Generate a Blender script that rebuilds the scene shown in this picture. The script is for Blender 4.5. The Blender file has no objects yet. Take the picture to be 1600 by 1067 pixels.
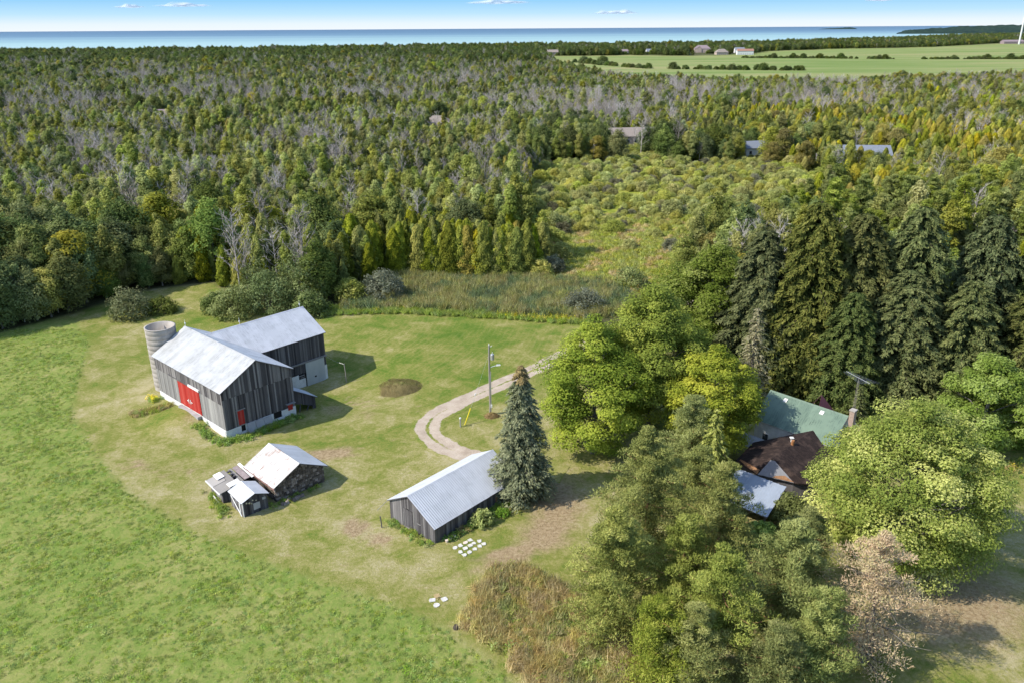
import bpy, math, random
import numpy as np
from mathutils import Matrix, Vector

sc = bpy.context.scene
col = sc.collection
random.seed(7)
R = math.radians

# ------------------------------------------------------------------ camera
cam = bpy.data.cameras.new('camera')
cam.sensor_width = 36.0
cam.lens = 27.99
cam.clip_start = 0.5
cam.clip_end = 120000
camo = bpy.data.objects.new('camera', cam)
col.objects.link(camo)
camo.matrix_world = (Matrix.Translation((0, 0, 52)) @ Matrix.Rotation(R(90 - 21.459), 4, 'X')
                     @ Matrix.Rotation(R(-0.36), 4, 'Z'))
sc.camera = camo

# ------------------------------------------------------------------ light
SUN_EL, SUN_AZ = 43.0, 16.0          # shadows fall towards azimuth 16 deg from +X
world = bpy.data.worlds.new('World')
sc.world = world
world.use_nodes = True
wt = world.node_tree
wt.nodes.clear()
wo = wt.nodes.new('ShaderNodeOutputWorld')
bg = wt.nodes.new('ShaderNodeBackground')
bg.inputs['Strength'].default_value = 0.15
sky = wt.nodes.new('ShaderNodeTexSky')
sky.sky_type = 'NISHITA'
sky.sun_disc = False
sky.sun_elevation = R(SUN_EL)
sky.sun_rotation = math.atan2(-math.cos(R(SUN_AZ)), -math.sin(R(SUN_AZ)))
sky.air_density = 1.0
sky.dust_density = 0.6
tc = wt.nodes.new('ShaderNodeTexCoord')
sx = wt.nodes.new('ShaderNodeSeparateXYZ')
wt.links.new(tc.outputs['Generated'], sx.inputs[0])
low = wt.nodes.new('ShaderNodeValToRGB')          # the clear band of sky just above the lake
low.color_ramp.elements[0].position = 0.0
low.color_ramp.elements[0].color = (0.84, 0.90, 0.95, 1)
low.color_ramp.elements[1].position = 1.0
low.color_ramp.elements[1].color = (0.12, 0.36, 0.80, 1)
for p_, c_ in ((0.06, (0.78, 0.88, 0.96, 1)), (0.16, (0.50, 0.76, 0.96, 1)), (0.32, (0.27, 0.60, 0.93, 1))):
    e_ = low.color_ramp.elements.new(p_)
    e_.color = c_
mz = wt.nodes.new('ShaderNodeMath'); mz.operation = 'MULTIPLY'; mz.inputs[1].default_value = 10.0
wt.links.new(sx.outputs[2], mz.inputs[0]); wt.links.new(mz.outputs[0], low.inputs[0])
sc10 = wt.nodes.new('ShaderNodeVectorMath'); sc10.operation = 'SCALE'; sc10.inputs['Scale'].default_value = 4.15
wt.links.new(low.outputs[0], sc10.inputs[0])
fz = wt.nodes.new('ShaderNodeMapRange'); fz.inputs[1].default_value = 0.05; fz.inputs[2].default_value = 0.3
wt.links.new(sx.outputs[2], fz.inputs[0])
mx = wt.nodes.new('ShaderNodeMix'); mx.data_type = 'RGBA'
wt.links.new(fz.outputs[0], mx.inputs[0]); wt.links.new(sc10.outputs[0], mx.inputs[6]); wt.links.new(sky.outputs[0], mx.inputs[7])
wt.links.new(mx.outputs[2], bg.inputs['Color']); wt.links.new(bg.outputs[0], wo.inputs['Surface'])

sun = bpy.data.lights.new('sun', 'SUN')
sun.energy = 3.3
sun.angle = R(0.53)
sun.color = (1.0, 0.94, 0.82)
suno = bpy.data.objects.new('sun', sun)
col.objects.link(suno)
_d = Vector((math.cos(R(SUN_AZ)) * math.cos(R(SUN_EL)), math.sin(R(SUN_AZ)) * math.cos(R(SUN_EL)), -math.sin(R(SUN_EL))))
suno.rotation_euler = _d.to_track_quat('-Z', 'Y').to_euler()
suno.location = (-60, -20, 90)

sc.view_settings.view_transform = 'Standard'
sc.view_settings.look = 'None'
sc.view_settings.exposure = 0.78
sc.view_settings.gamma = 1.0
sc.view_settings.use_curve_mapping = False
sc.render.engine = 'CYCLES'
sc.cycles.max_bounces = 5
sc.cycles.diffuse_bounces = 3
sc.cycles.glossy_bounces = 2
sc.cycles.transmission_bounces = 3
sc.cycles.transparent_max_bounces = 4
sc.cycles.volume_bounces = 0
sc.cycles.adaptive_threshold = 0.02
sc.cycles.caustics_reflective = False
sc.cycles.caustics_refractive = False

# ------------------------------------------------------------------ helpers
def tag(o, label=None, cat=None, group=None, kind=None):
    if label: o['label'] = label
    if cat: o['category'] = cat
    if group: o['group'] = group
    if kind: o['kind'] = kind
    return o

def empty(name, loc, rz=0.0, label=None, cat=None, group=None):
    o = bpy.data.objects.new(name, None)
    col.objects.link(o)
    o.location = loc
    o.rotation_euler = (0, 0, rz)
    o.empty_display_size = 0.5
    return tag(o, label, cat, group)

def link(name, me, parent=None):
    o = bpy.data.objects.new(name, me)
    col.objects.link(o)
    if parent is not None: o.parent = parent
    return o

def np_mesh(name, V, F, mats, shade=None, midx=None, smooth=False):
    """V (n,3), F (m,k) all faces with k corners"""
    V = np.asarray(V, np.float32); F = np.asarray(F, np.int32)
    me = bpy.data.meshes.new(name)
    n, (m, k) = len(V), F.shape
    me.vertices.add(n); me.vertices.foreach_set('co', V.ravel())
    me.loops.add(m * k); me.loops.foreach_set('vertex_index', F.ravel())
    me.polygons.add(m)
    me.polygons.foreach_set('loop_start', np.arange(0, m * k, k, dtype=np.int32))
    me.polygons.foreach_set('loop_total', np.full(m, k, np.int32))
    if midx is not None: me.polygons.foreach_set('material_index', np.asarray(midx, np.int32))
    if smooth: me.polygons.foreach_set('use_smooth', np.ones(m, bool))
    for mt in (mats if isinstance(mats, (list, tuple)) else [mats]): me.materials.append(mt)
    me.update(calc_edges=True)
    if shade is not None:
        a = me.attributes.new('shade', 'FLOAT', 'FACE')
        a.data.foreach_set('value', np.asarray(shade, np.float32))
    return me

class MB:
    """collects boxes, prisms and tubes, builds one mesh object"""
    def __init__(s): s.v = []; s.f = []; s.sh = []; s.mi = []
    def add(s, vs, fs, sh=0.5, mi=0):
        b = len(s.v); s.v += [tuple(v) for v in vs]
        for f in fs: s.f.append([b + i for i in f]); s.sh.append(sh); s.mi.append(mi)
    def box(s, x0, x1, y0, y1, z0, z1, sh=0.5, mi=0):
        s.hexa([(x0, y0, z0), (x1, y0, z0), (x1, y1, z0), (x0, y1, z0), (x0, y0, z1), (x1, y0, z1), (x1, y1, z1), (x0, y1, z1)], sh, mi)
    def hexa(s, p, sh=0.5, mi=0):
        s.add(p, [(0, 3, 2, 1), (4, 5, 6, 7), (0, 1, 5, 4), (1, 2, 6, 5), (2, 3, 7, 6), (3, 0, 4, 7)], sh, mi)
    def slab(s, pts, n, t, sh=0.5, mi=0):
        """polygon pts extruded by t along n"""
        n = Vector(n).normalized() * t; k = len(pts)
        a = [Vector(p) for p in pts]; b = [p + n for p in a]
        s.add(a + b, [tuple(range(k))[::-1], tuple(range(k, 2 * k))] + [(i, (i + 1) % k, k + (i + 1) % k, k + i) for i in range(k)], sh, mi)
    def tube(s, pts, rad, n=6, sh=0.5, mi=0, cap=True):
        pts = [Vector(p) for p in pts]
        if not isinstance(rad, (list, tuple)): rad = [rad] * len(pts)
        vs = []
        for i, p in enumerate(pts):
            d = (pts[min(i + 1, len(pts) - 1)] - pts[max(i - 1, 0)]).normalized()
            a = d.cross(Vector((0, 0, 1)) if abs(d.z) < .9 else Vector((1, 0, 0))).normalized(); b = d.cross(a)
            for j in range(n):
                t = 2 * math.pi * j / n
                vs.append(p + (a * math.cos(t) + b * math.sin(t)) * rad[i])
        fs = []
        for i in range(len(pts) - 1):
            for j in range(n):
                fs.append((i * n + j, i * n + (j + 1) % n, (i + 1) * n + (j + 1) % n, (i + 1) * n + j))
        if cap:
            fs.append(tuple(range(n))[::-1]); fs.append(tuple(range((len(pts) - 1) * n, len(pts) * n)))
        s.add(vs, fs, sh, mi)
    def mesh(s, name, mats):
        me = bpy.data.meshes.new(name)
        me.from_pydata(s.v, [], s.f)
        for mt in (mats if isinstance(mats, (list, tuple)) else [mats]): me.materials.append(mt)
        me.polygons.foreach_set('material_index', s.mi)
        a = me.attributes.new('shade', 'FLOAT', 'FACE'); a.data.foreach_set('value', s.sh)
        me.update()
        return me
    def build(s, name, mats, parent=None, kind=None):
        o = link(name, s.mesh(name, mats), parent)
        if kind: o['kind'] = kind
        return o

# ------------------------------------------------------------------ materials
class NT:
    def __init__(s, name):
        s.m = bpy.data.materials.new(name); s.m.use_nodes = True
        s.t = s.m.node_tree; s.t.nodes.clear()
        s.out = s.t.nodes.new('ShaderNodeOutputMaterial')
    def n(s, typ, **kw):
        nd = s.t.nodes.new(typ)
        for k, v in kw.items():
            if k.startswith('i_'):
                key = k[2:]; key = int(key) if key.isdigit() else key.replace('_', ' ')
                nd.inputs[key].default_value = v
            else: setattr(nd, k, v)
        return nd
    def l(s, a, b): s.t.links.new(a, b)
    def ramp(s, fac, stops, interp='LINEAR'):
        r = s.t.nodes.new('ShaderNodeValToRGB'); cr = r.color_ramp; cr.interpolation = interp
        while len(cr.elements) > 1: cr.elements.remove(cr.elements[-1])
        cr.elements[0].position = stops[0][0]; cr.elements[0].color = (*stops[0][1], 1)
        for p, c in stops[1:]:
            e = cr.elements.new(p); e.color = (*c, 1)
        s.l(fac, r.inputs[0]); return r.outputs[0]
    def attr(s, name):
        return s.n('ShaderNodeAttribute', attribute_name=name).outputs['Fac']
    def noise(s, scale, detail=4, rough=.55, co='Object', stretch=None, dist=0.0):
        tcn = s.n('ShaderNodeTexCoord')
        src = tcn.outputs[co]
        if co == 'World': pass
        if stretch is not None:
            mp = s.n('ShaderNodeMapping'); mp.inputs['Scale'].default_value = stretch
            s.l(src, mp.inputs[0]); src = mp.outputs[0]
        nz = s.n('ShaderNodeTexNoise'); nz.inputs['Scale'].default_value = scale
        nz.inputs['Detail'].default_value = detail; nz.inputs['Roughness'].default_value = rough
        nz.inputs['Distortion'].default_value = dist
        s.l(src, nz.inputs['Vector']); return nz.outputs['Fac']
    def mix(s, fac, a, b, mode='MIX'):
        m = s.n('ShaderNodeMix', data_type='RGBA', blend_type=mode)
        for sock, v in ((0, fac), (6, a), (7, b)):
            if isinstance(v, (int, float)): m.inputs[sock].default_value = v
            elif isinstance(v, tuple): m.inputs[sock].default_value = (*v, 1)
            else: s.l(v, m.inputs[sock])
        return m.outputs[2]
    def math(s, op, a, b=None, clamp=False):
        m = s.n('ShaderNodeMath', operation=op, use_clamp=clamp)
        for i, v in enumerate((a, b)):
            if v is None: continue
            if isinstance(v, (int, float)): m.inputs[i].default_value = v
            else: s.l(v, m.inputs[i])
        return m.outputs[0]
    def rng(s, v, a, b, c=0.0, d=1.0):
        m = s.n('ShaderNodeMapRange'); s.l(v, m.inputs[0])
        for i, x in enumerate((a, b, c, d)): m.inputs[i + 1].default_value = x
        return m.outputs[0]
    def bsdf(s, color, rough=.8, metal=0.0, spec=.3, bump=None, bstr=.3, bdist=.05):
        b = s.n('ShaderNodeBsdfPrincipled')
        if isinstance(color, tuple): b.inputs['Base Color'].default_value = (*color, 1)
        else: s.l(color, b.inputs['Base Color'])
        if isinstance(rough, (int, float)): b.inputs['Roughness'].default_value = rough
        else: s.l(rough, b.inputs['Roughness'])
        b.inputs['Metallic'].default_value = metal
        b.inputs['Specular IOR Level'].default_value = spec
        if bump is not None:
            bp = s.n('ShaderNodeBump'); bp.inputs['Strength'].default_value = bstr; bp.inputs['Distance'].default_value = bdist
            s.l(bump, bp.inputs['Height']); s.l(bp.outputs[0], b.inputs['Normal'])
        return b.outputs[0]
    def done(s, sh):
        s.l(sh, s.out.inputs['Surface']); return s.m

def objrand(nt): return nt.n('ShaderNodeObjectInfo').outputs['Random']

GAIN = 1.62
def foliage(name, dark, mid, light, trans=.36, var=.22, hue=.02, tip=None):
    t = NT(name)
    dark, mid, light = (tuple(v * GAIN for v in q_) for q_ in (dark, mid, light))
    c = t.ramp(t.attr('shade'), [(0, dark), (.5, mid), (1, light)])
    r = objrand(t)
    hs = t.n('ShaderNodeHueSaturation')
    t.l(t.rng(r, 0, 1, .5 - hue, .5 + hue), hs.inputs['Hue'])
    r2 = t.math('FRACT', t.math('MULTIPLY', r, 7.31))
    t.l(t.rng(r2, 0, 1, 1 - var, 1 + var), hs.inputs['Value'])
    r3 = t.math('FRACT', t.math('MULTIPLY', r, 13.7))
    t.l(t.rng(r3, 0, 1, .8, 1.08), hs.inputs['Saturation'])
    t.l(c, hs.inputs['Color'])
    p = t.bsdf(hs.outputs[0], .75, spec=.08)
    tr = t.n('ShaderNodeBsdfTranslucent'); t.l(hs.outputs[0], tr.inputs['Color'])
    mxs = t.n('ShaderNodeMixShader'); mxs.inputs[0].default_value = trans
    t.l(p, mxs.inputs[1]); t.l(tr.outputs[0], mxs.inputs[2])
    return t.done(mxs.outputs[0])

def bark(name, a, b, sc_=3.0):
    t = NT(name)
    n = t.noise(sc_, 5, .6, stretch=(1, 1, .25))
    return t.done(t.bsdf(t.ramp(n, [(.3, a), (.7, b)]), .9, spec=.1, bump=n, bstr=.4, bdist=.03))

def plain(name, c1, c2, scale=2.0, rough=.8, metal=0.0, spec=.3, stretch=None, bstr=.15):
    t = NT(name)
    n = t.noise(scale, 5, .6, stretch=stretch)
    return t.done(t.bsdf(t.ramp(n, [(.3, c1), (.7, c2)]), rough, metal, spec, bump=n, bstr=bstr, bdist=.02))

def wood(name, dark, mid, light, paint=0.0):
    """weathered boards: tone per board plus streaks along the grain"""
    t = NT(name)
    s = t.attr('shade')
    g = t.noise(14, 4, .7, stretch=(1, 1, .05))
    g2 = t.noise(.5, 3, .5, stretch=(1, 1, .4))
    f = t.math('ADD', t.math('MULTIPLY', s, .7), t.math('ADD', t.math('MULTIPLY', g, .3), t.math('MULTIPLY', t.math('SUBTRACT', g2, .5), .25)))
    c = t.ramp(f, [(.12, dark), (.45, mid), (.85, light)])
    return t.done(t.bsdf(c, .9, spec=.12, bump=g, bstr=.35, bdist=.02))

def sheet_metal(name, base, dirt, rust=(.20, .09, .045), rust_lo=.62, rust_hi=.74, dirt_amt=.5, rough=.42, metal=.35):
    """galvanised or painted roofing: streaks of grime run down the slope, rust in patches"""
    t = NT(name)
    ob = t.n('ShaderNodeObjectInfo')
    geo = t.n('ShaderNodeNewGeometry')
    streak = t.noise(3.2, 5, .65, co='Object', stretch=(2.2, .22, 1))
    addv = t.n('ShaderNodeVectorMath', operation='ADD')
    pn = t.n('ShaderNodeTexNoise'); pn.inputs['Scale'].default_value = .55; pn.inputs['Detail'].default_value = 6; pn.inputs['Roughness'].default_value = .68
    t.l(geo.outputs['Position'], pn.inputs['Vector'])
    rn = t.n('ShaderNodeTexNoise'); rn.inputs['Scale'].default_value = .9; rn.inputs['Detail'].default_value = 5; rn.inputs['Roughness'].default_value = .6
    t.l(geo.outputs['Position'], rn.inputs['Vector'])
    g = t.math('MULTIPLY', t.rng(streak, .40, .62), t.rng(pn.outputs['Fac'], .44, .60))
    c = t.mix(t.math('MULTIPLY', g, dirt_amt), base, dirt)
    c = t.mix(t.rng(ob.outputs['Random'], 0, 1, 0, .26), c, dirt)
    rs = t.math('MULTIPLY', t.rng(rn.outputs['Fac'], rust_lo, rust_hi), t.rng(streak, .42, .6))
    c = t.mix(rs, c, rust)
    ro = t.math('ADD', t.math('MULTIPLY', rs, .4), t.rng(streak, .3, .7, rough - .06, rough + .1))
    return t.done(t.bsdf(c, ro, metal, .4, bump=pn.outputs['Fac'], bstr=.08, bdist=.03))

# ------------------------------------------------------------------ land form
BARN = (-39.03, 96.69, 0.83)
def barn_local(x, y):
    c, s = math.cos(BARN[2]), math.sin(BARN[2])
    dx, dy = x - BARN[0], y - BARN[1]
    return dx * c + dy * s, -dx * s + dy * c

def hgt(x, y):
    """ground height; works on numbers and arrays"""
    u, v = barn_local(np.asarray(x, float), np.asarray(y, float))
    h = 1.3 * np.exp(-((u + .3) / 4.5) ** 2 - ((v - 9.6) / 4.6) ** 2)          # earth ramp to the red doors
    h = h - 1.7 * np.exp(-((u - 21) ** 2 + (v - 9) ** 2) / 150.0)              # yard drops behind the barn
    h = h + .35 * np.exp(-((u - 1) ** 2 + (v - 21) ** 2) / 60.0)
    h = h + .12 * np.sin(np.asarray(x) * .11 + 1) * np.sin(np.asarray(y) * .09)
    return h
def H(x, y): return float(hgt(x, y))

def sdist(poly, x, y):
    """signed distance to a polygon, negative inside"""
    P = np.asarray(poly, float); x = np.asarray(x, float); y = np.asarray(y, float)
    best = np.full(x.shape, 1e12); ins = np.zeros(x.shape, bool)
    for i in range(len(P)):
        (ax, ay), (bx, by) = P[i], P[(i + 1) % len(P)]
        ex, ey = bx - ax, by - ay
        t = np.clip(((x - ax) * ex + (y - ay) * ey) / (ex * ex + ey * ey + 1e-9), 0, 1)
        best = np.minimum(best, (x - ax - t * ex) ** 2 + (y - ay - t * ey) ** 2)
        cr = ((ay > y) != (by > y)) & (x < (bx - ax) * (y - ay) / (by - ay + 1e-12) + ax)
        ins ^= cr
    d = np.sqrt(best)
    return np.where(ins, -d, d)
def soft(d, w): return np.clip(.5 - d / (2 * w), 0, 1)

def catmull(P, n=10):
    P = [np.array(p, float) for p in P]; out = []
    for i in range(len(P) - 1):
        p0, p1, p2, p3 = P[max(i - 1, 0)], P[i], P[i + 1], P[min(i + 2, len(P) - 1)]
        for k in range(n):
            s = k / n
            out.append(.5 * (2 * p1 + (p2 - p0) * s + (2 * p0 - 5 * p1 + 4 * p2 - p3) * s * s + (3 * p1 - p0 - 3 * p2 + p3) * s ** 3))
    out.append(P[-1]); return np.array(out)
CLEARING = [(-150, 100), (-120, 122), (-95, 138), (-87, 149), (-79, 164), (-66, 169), (-58, 158), (-44, 149), (-36, 147), (-22, 149), (-2, 145), (14, 142),
            (24, 132), (32, 112), (44, 105), (66, 100), (90, 96), (110, 80), (110, 20), (-150, 20)]
REEDS = [(-34, 149), (-22, 150), (-2, 146), (14, 143), (22, 146), (26, 156), (20, 167), (3, 171), (-10, 171), (-24, 175), (-34, 163)]
MEADOW = [(10, 165), (26, 158), (38, 172), (50, 188), (60, 205), (80, 226), (104, 262), (112, 318), (62, 340), (14, 332), (6, 262), (0, 215), (4, 198), (13, 190), (8, 178)]
FIELD = [(-160, 60), (-140, 118), (-104, 130), (-89.5, 146), (-83.5, 144), (-75, 131.6), (-69, 115), (-64, 104), (-55, 92.5), (-46.6, 83), (-35.8, 75), (-25.6, 69.2), (-18.2, 65.5),
         (-11.3, 62.6), (-6.1, 59), (-2.4, 55.4), (-.2, 52.7), (2, 47), (2, 20), (-160, 20)]
SHORE = [(-6000, 2300), (-1278, 2130), (-948, 2110), (-660, 2206), (-344, 2316), (6, 2480), (376, 2480), (806, 2658), (1494, 3296), (2300, 4300), (2800, 4700), (3300, 5000), (9000, 7500)]
FARF = [(60, 1680), (70, 1250), (95, 1010), (120, 880), (200, 810), (264, 790), (385, 830), (573, 880), (800, 900), (1600, 1000), (2600, 2700), (1857, 2729), (1507, 2620), (1100, 2199), (788, 2074), (584, 1918), (480, 1700), (349, 1650), (256, 1690)]

def shore_y(x):
    s = np.asarray(SHORE, float)
    return np.interp(x, s[:, 0], s[:, 1])

def grow(a, b, n, f):
    """n steps from a to b growing geometrically"""
    k = np.power(f, np.arange(n)); k = np.cumsum(k); return a + (b - a) * k / k[-1]
gx = np.concatenate([-grow(112, 7000, 46, 1.12)[::-1], np.arange(-112, 112.01, .9), grow(112, 7000, 46, 1.12)])
gy = np.concatenate([[-400, -150, -60, 0, 20, 32], np.arange(40, 196, .9), grow(196, 7000, 70, 1.07)])
X, Y = np.meshgrid(gx, gy)
Zg = hgt(X, Y)
rs = np.random.RandomState(3)
near = (np.abs(X) < 113) & (Y < 197) & (Y > 38)
Zg = Zg + near * rs.normal(0, .012, X.shape)
fd = soft(sdist(FIELD, X, Y), 1.2) * near
Zg = Zg + fd * rs.normal(0.03, .05, X.shape)
sy = shore_y(X) - Y
Zg = np.where(sy < 40, np.minimum(Zg, -1.0 + (sy - 40) * .12), Zg)
Zg = np.maximum(Zg, -30)
nxg, nyg = len(gx), len(gy)
idx = np.arange(nxg * nyg).reshape(nyg, nxg)
Fg = np.stack([idx[:-1, :-1], idx[:-1, 1:], idx[1:, 1:], idx[1:, :-1]], -1).reshape(-1, 4)

def lawn_color(t, lush=None):
    n1 = t.noise(.075, 4, .6); n2 = t.noise(.33, 5, .62, dist=.6); n3 = t.noise(2.6, 6, .7); n4 = t.noise(16, 3, .7)
    f = t.math('ADD', t.math('MULTIPLY', n1, .38), t.math('ADD', t.math('MULTIPLY', n2, .40), t.math('MULTIPLY', n3, .32)))
    if lush is not None: f = t.math('SUBTRACT', f, t.math('SUBTRACT', t.math('MULTIPLY', lush, .085), .026))
    c = t.ramp(f, [(.39, (.100, .180, .024)), (.47, (.165, .220, .038)), (.54, (.255, .258, .066)), (.60, (.355, .320, .122)), (.68, (.50, .42, .245))])
    wv = t.n('ShaderNodeTexWave', wave_type='RINGS', rings_direction='Z'); wv.inputs['Scale'].default_value = .30; wv.inputs['Distortion'].default_value = 5.0; wv.inputs['Detail'].default_value = 2; wv.inputs['Detail Scale'].default_value = .25
    wmp = t.n('ShaderNodeMapping'); wmp.inputs['Location'].default_value = (62, -150, 0); t.l(t.n('ShaderNodeTexCoord').outputs['Object'], wmp.inputs[0]); t.l(wmp.outputs[0], wv.inputs['Vector'])
    c = t.mix(t.math('MULTIPLY', t.rng(wv.outputs['Fac'], .55, .95), t.rng(n1, .42, .6, .04, .22)), c, (.40, .35, .16))
    c = t.mix(t.rng(n4, .3, .7, .0, .8), c, t.mix(1.0, c, (.55, .62, .5), 'MULTIPLY'))
    return c, n3, n4

t = NT('ground_cover')
lawn, nz3, nz4 = lawn_color(t, t.attr('m_lush'))
nf = t.noise(.9, 6, .68, dist=.8); nf2 = t.noise(.12, 4, .6); nf5 = t.noise(5, 5, .7)
fieldc = t.ramp(t.math('ADD', t.math('MULTIPLY', nf, .55), t.math('ADD', t.math('MULTIPLY', nf2, .3), t.math('MULTIPLY', nf5, .2))),
                [(.36, (.120, .195, .032)), (.48, (.190, .250, .054)), (.57, (.265, .285, .080)), (.68, (.35, .32, .13))])
forestc = t.ramp(nf, [(.3, (.045, .050, .020)), (.7, (.12, .115, .055))])
meadc = t.ramp(t.noise(.22, 5, .65), [(.32, (.15, .20, .025)), (.5, (.28, .30, .045)), (.64, (.34, .30, .08)), (.78, (.28, .23, .09))])
reedc = t.ramp(nf, [(.3, (.06, .065, .025)), (.7, (.16, .14, .065))])
farc = t.ramp(t.noise(.012, 4, .6, stretch=(.25, 1, 1)), [(.35, (.15, .215, .055)), (.5, (.21, .255, .085)), (.65, (.29, .28, .12))])
dirtc = t.ramp(nz3, [(.3, (.20, .135, .072)), (.55, (.37, .28, .165)), (.75, (.50, .405, .26))])
edge = t.math('MULTIPLY', t.math('SUBTRACT', t.noise(.7, 5, .65), .5), .7)
def msk(name, wob=True):
    a = t.attr(name)
    return t.rng(t.math('ADD', a, t.math('MULTIPLY', edge, 1.0)) if wob else a, .3, .7)
c = t.mix(msk('m_field'), lawn, fieldc)
c = t.mix(msk('m_dirt'), c, dirtc)
c = t.mix(msk('m_meadow'), c, meadc)
c = t.mix(msk('m_reed'), c, reedc)
c = t.mix(msk('m_forest', False), c, forestc)
c = t.mix(t.attr('m_far'), c, farc)
ground_mat = t.done(t.bsdf(c, .95, spec=.08, bump=t.math('ADD', nz4, t.math('MULTIPLY', nf5, 1.5)), bstr=.7, bdist=.10))

far_fields = soft(sdist(FARF, X, Y), 20)
forest_m = soft(-np.minimum(np.minimum(sdist(CLEARING, X, Y), sdist(MEADOW, X, Y)), sdist(REEDS, X, Y)), 2.5) * (1 - far_fields)
t = NT('forest_floor')
nf = t.noise(.9, 3, .6)
floor_mat = t.done(t.bsdf(t.ramp(nf, [(.3, (.045, .050, .020)), (.7, (.12, .115, .055))]), .95, spec=.05))
pure = forest_m > .98
pf = (pure[:-1, :-1] & pure[:-1, 1:] & pure[1:, 1:] & pure[1:, :-1]).ravel()
gme = np_mesh('ground', np.stack([X.ravel(), Y.ravel(), Zg.ravel()], 1), Fg, [ground_mat, floor_mat], midx=pf.astype(int), smooth=True)
def blob(cx, cy, r, w=1.0): return w * np.exp(-((X - cx) ** 2 + (Y - cy) ** 2) / (r * r))
dirt = np.clip(blob(5.5, 79.5, 4.2, .72) + blob(2.5, 84, 3, .8) + blob(3.4, 73.5, 3.4, .75) + blob(8, 86, 4, .35) + blob(46, 63, 8, .62) + blob(38, 59, 6, .45) + blob(-23, 93, 2.2, .6) + blob(-26, 92, 2, .5)
               + blob(-26.5, 106.5, 3, .55) + blob(-21, 104, 2.4, .45) + blob(-18, 75.5, 2.2, .62) + blob(-14.5, 73.3, 1.2, .7) + blob(-43, 89, 2.6, .42) + blob(-48, 90, 2.4, .4)
               + blob(15, 60, 6, .3) + blob(24, 60, 6, .35) + blob(30, 80, 9, .5) + blob(-24.5, 84.2, 1.8, .45) + blob(-1, 69.5, 2.6, .6) + blob(-45.5, 101.5, 1.8, .5), 0, 1)
lush = np.clip(blob(-10, 132, 22, 1.1) + blob(-42, 158, 18, .5) + blob(-80, 140, 20, .5) + blob(-28, 97, 5, .5) - blob(-22, 78, 16, .25) - blob(-30, 95, 10, .15), -.5, 1.2)
def tracks(pts, gauge, w, wt_):
    out = np.zeros(X.shape); pts = catmull(pts, 8)
    best = np.full(X.shape, 1e9); 
    for (ax, ay), (bx, by) in zip(pts[:-1], pts[1:]):
        ex, ey = bx - ax, by - ay
        s_ = np.clip(((X - ax) * ex + (Y - ay) * ey) / (ex * ex + ey * ey + 1e-9), 0, 1)
        best = np.minimum(best, np.hypot(X - ax - s_ * ex, Y - ay - s_ * ey))
    return wt_ * np.exp(-((best - gauge) / w) ** 2)
dirt = np.clip(dirt + tracks([(-11.5, 104), (-17, 107.5), (-22, 108.5), (-25, 111)], .8, .45, .5) + tracks([(-12.5, 99), (-18, 94), (-24, 92.5), (-31, 92.5)], .8, .5, .36)
               + tracks([(-40, 88), (-38, 83), (-33.5, 75.5), (-26, 72.3), (-17, 69.5), (-9, 66), (-4, 66.5)], .85, .45, .40) + tracks([(-21, 87), (-18.5, 81), (-17, 75), (-11, 70.2), (-5, 68.8), (1, 71)], .8, .5, .34)
               + tracks([(-62, 108), (-57, 98), (-50, 90), (-41, 84)], .8, .5, .3), 0, 1)
for nm, arr in (('m_lush', lush), ('m_field', soft(sdist(FIELD, X, Y), 1.6)), ('m_dirt', dirt), ('m_meadow', soft(sdist(MEADOW, X, Y), 3)),
                ('m_reed', soft(sdist(REEDS, X, Y), 2)), ('m_forest', forest_m), ('m_far', far_fields)):
    a = gme.attributes.new(nm, 'FLOAT', 'POINT'); a.data.foreach_set('value', arr.astype(np.float32).ravel())
tag(link('ground', gme), kind='structure')

# ------------------------------------------------------------------ lake, far shores
t = NT('lake_water')
pos = t.n('ShaderNodeNewGeometry').outputs['Position']
sp = t.n('ShaderNodeSeparateXYZ'); t.l(pos, sp.inputs[0])
yy = t.math('SUBTRACT', sp.outputs[1], t.math('MULTIPLY', sp.outputs[0], .22))
dist_ = t.math('DIVIDE', yy, t.math('ADD', yy, 6000))
band = t.noise(.00035, 4, .55, stretch=(.35, 2.2, 1))
fdist = t.math('ADD', dist_, t.math('MULTIPLY', t.math('SUBTRACT', band, .5), .22))
wc = t.ramp(fdist, [(.24, (.46, .58, .53)), (.34, (.36, .50, .48)), (.46, (.27, .41, .42)), (.55, (.18, .29, .35)), (.66, (.10, .18, .26)), (.95, (.075, .135, .21))])
caps = t.noise(.011, 3, .6, stretch=(.5, .22, 1))
capm = t.math('MULTIPLY', t.rng(caps, .66, .72), t.rng(fdist, .50, .33, 0, .8))
wc = t.mix(capm, wc, (.75, .8, .8))
water_mat = t.done(t.bsdf(wc, .45, spec=.12, bump=t.noise(.03, 5, .65, stretch=(.5, 1, 1)), bstr=.5, bdist=4))
wy = np.concatenate([np.linspace(2200, 8000, 12), np.geomspace(9000, 110000, 14)])
wv, wf = [], []
for y_ in wy:
    for x_ in np.linspace(-1.1, 1.1, 9): wv.append((x_ * (y_ + 9000), y_, -4.0))
for i in range(len(wy) - 1):
    for j in range(8): wf.append((i * 9 + j, i * 9 + j + 1, i * 9 + 10 + j, i * 9 + 9 + j))
tag(link('lake', np_mesh('lake', wv, wf, water_mat)), kind='structure')

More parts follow.
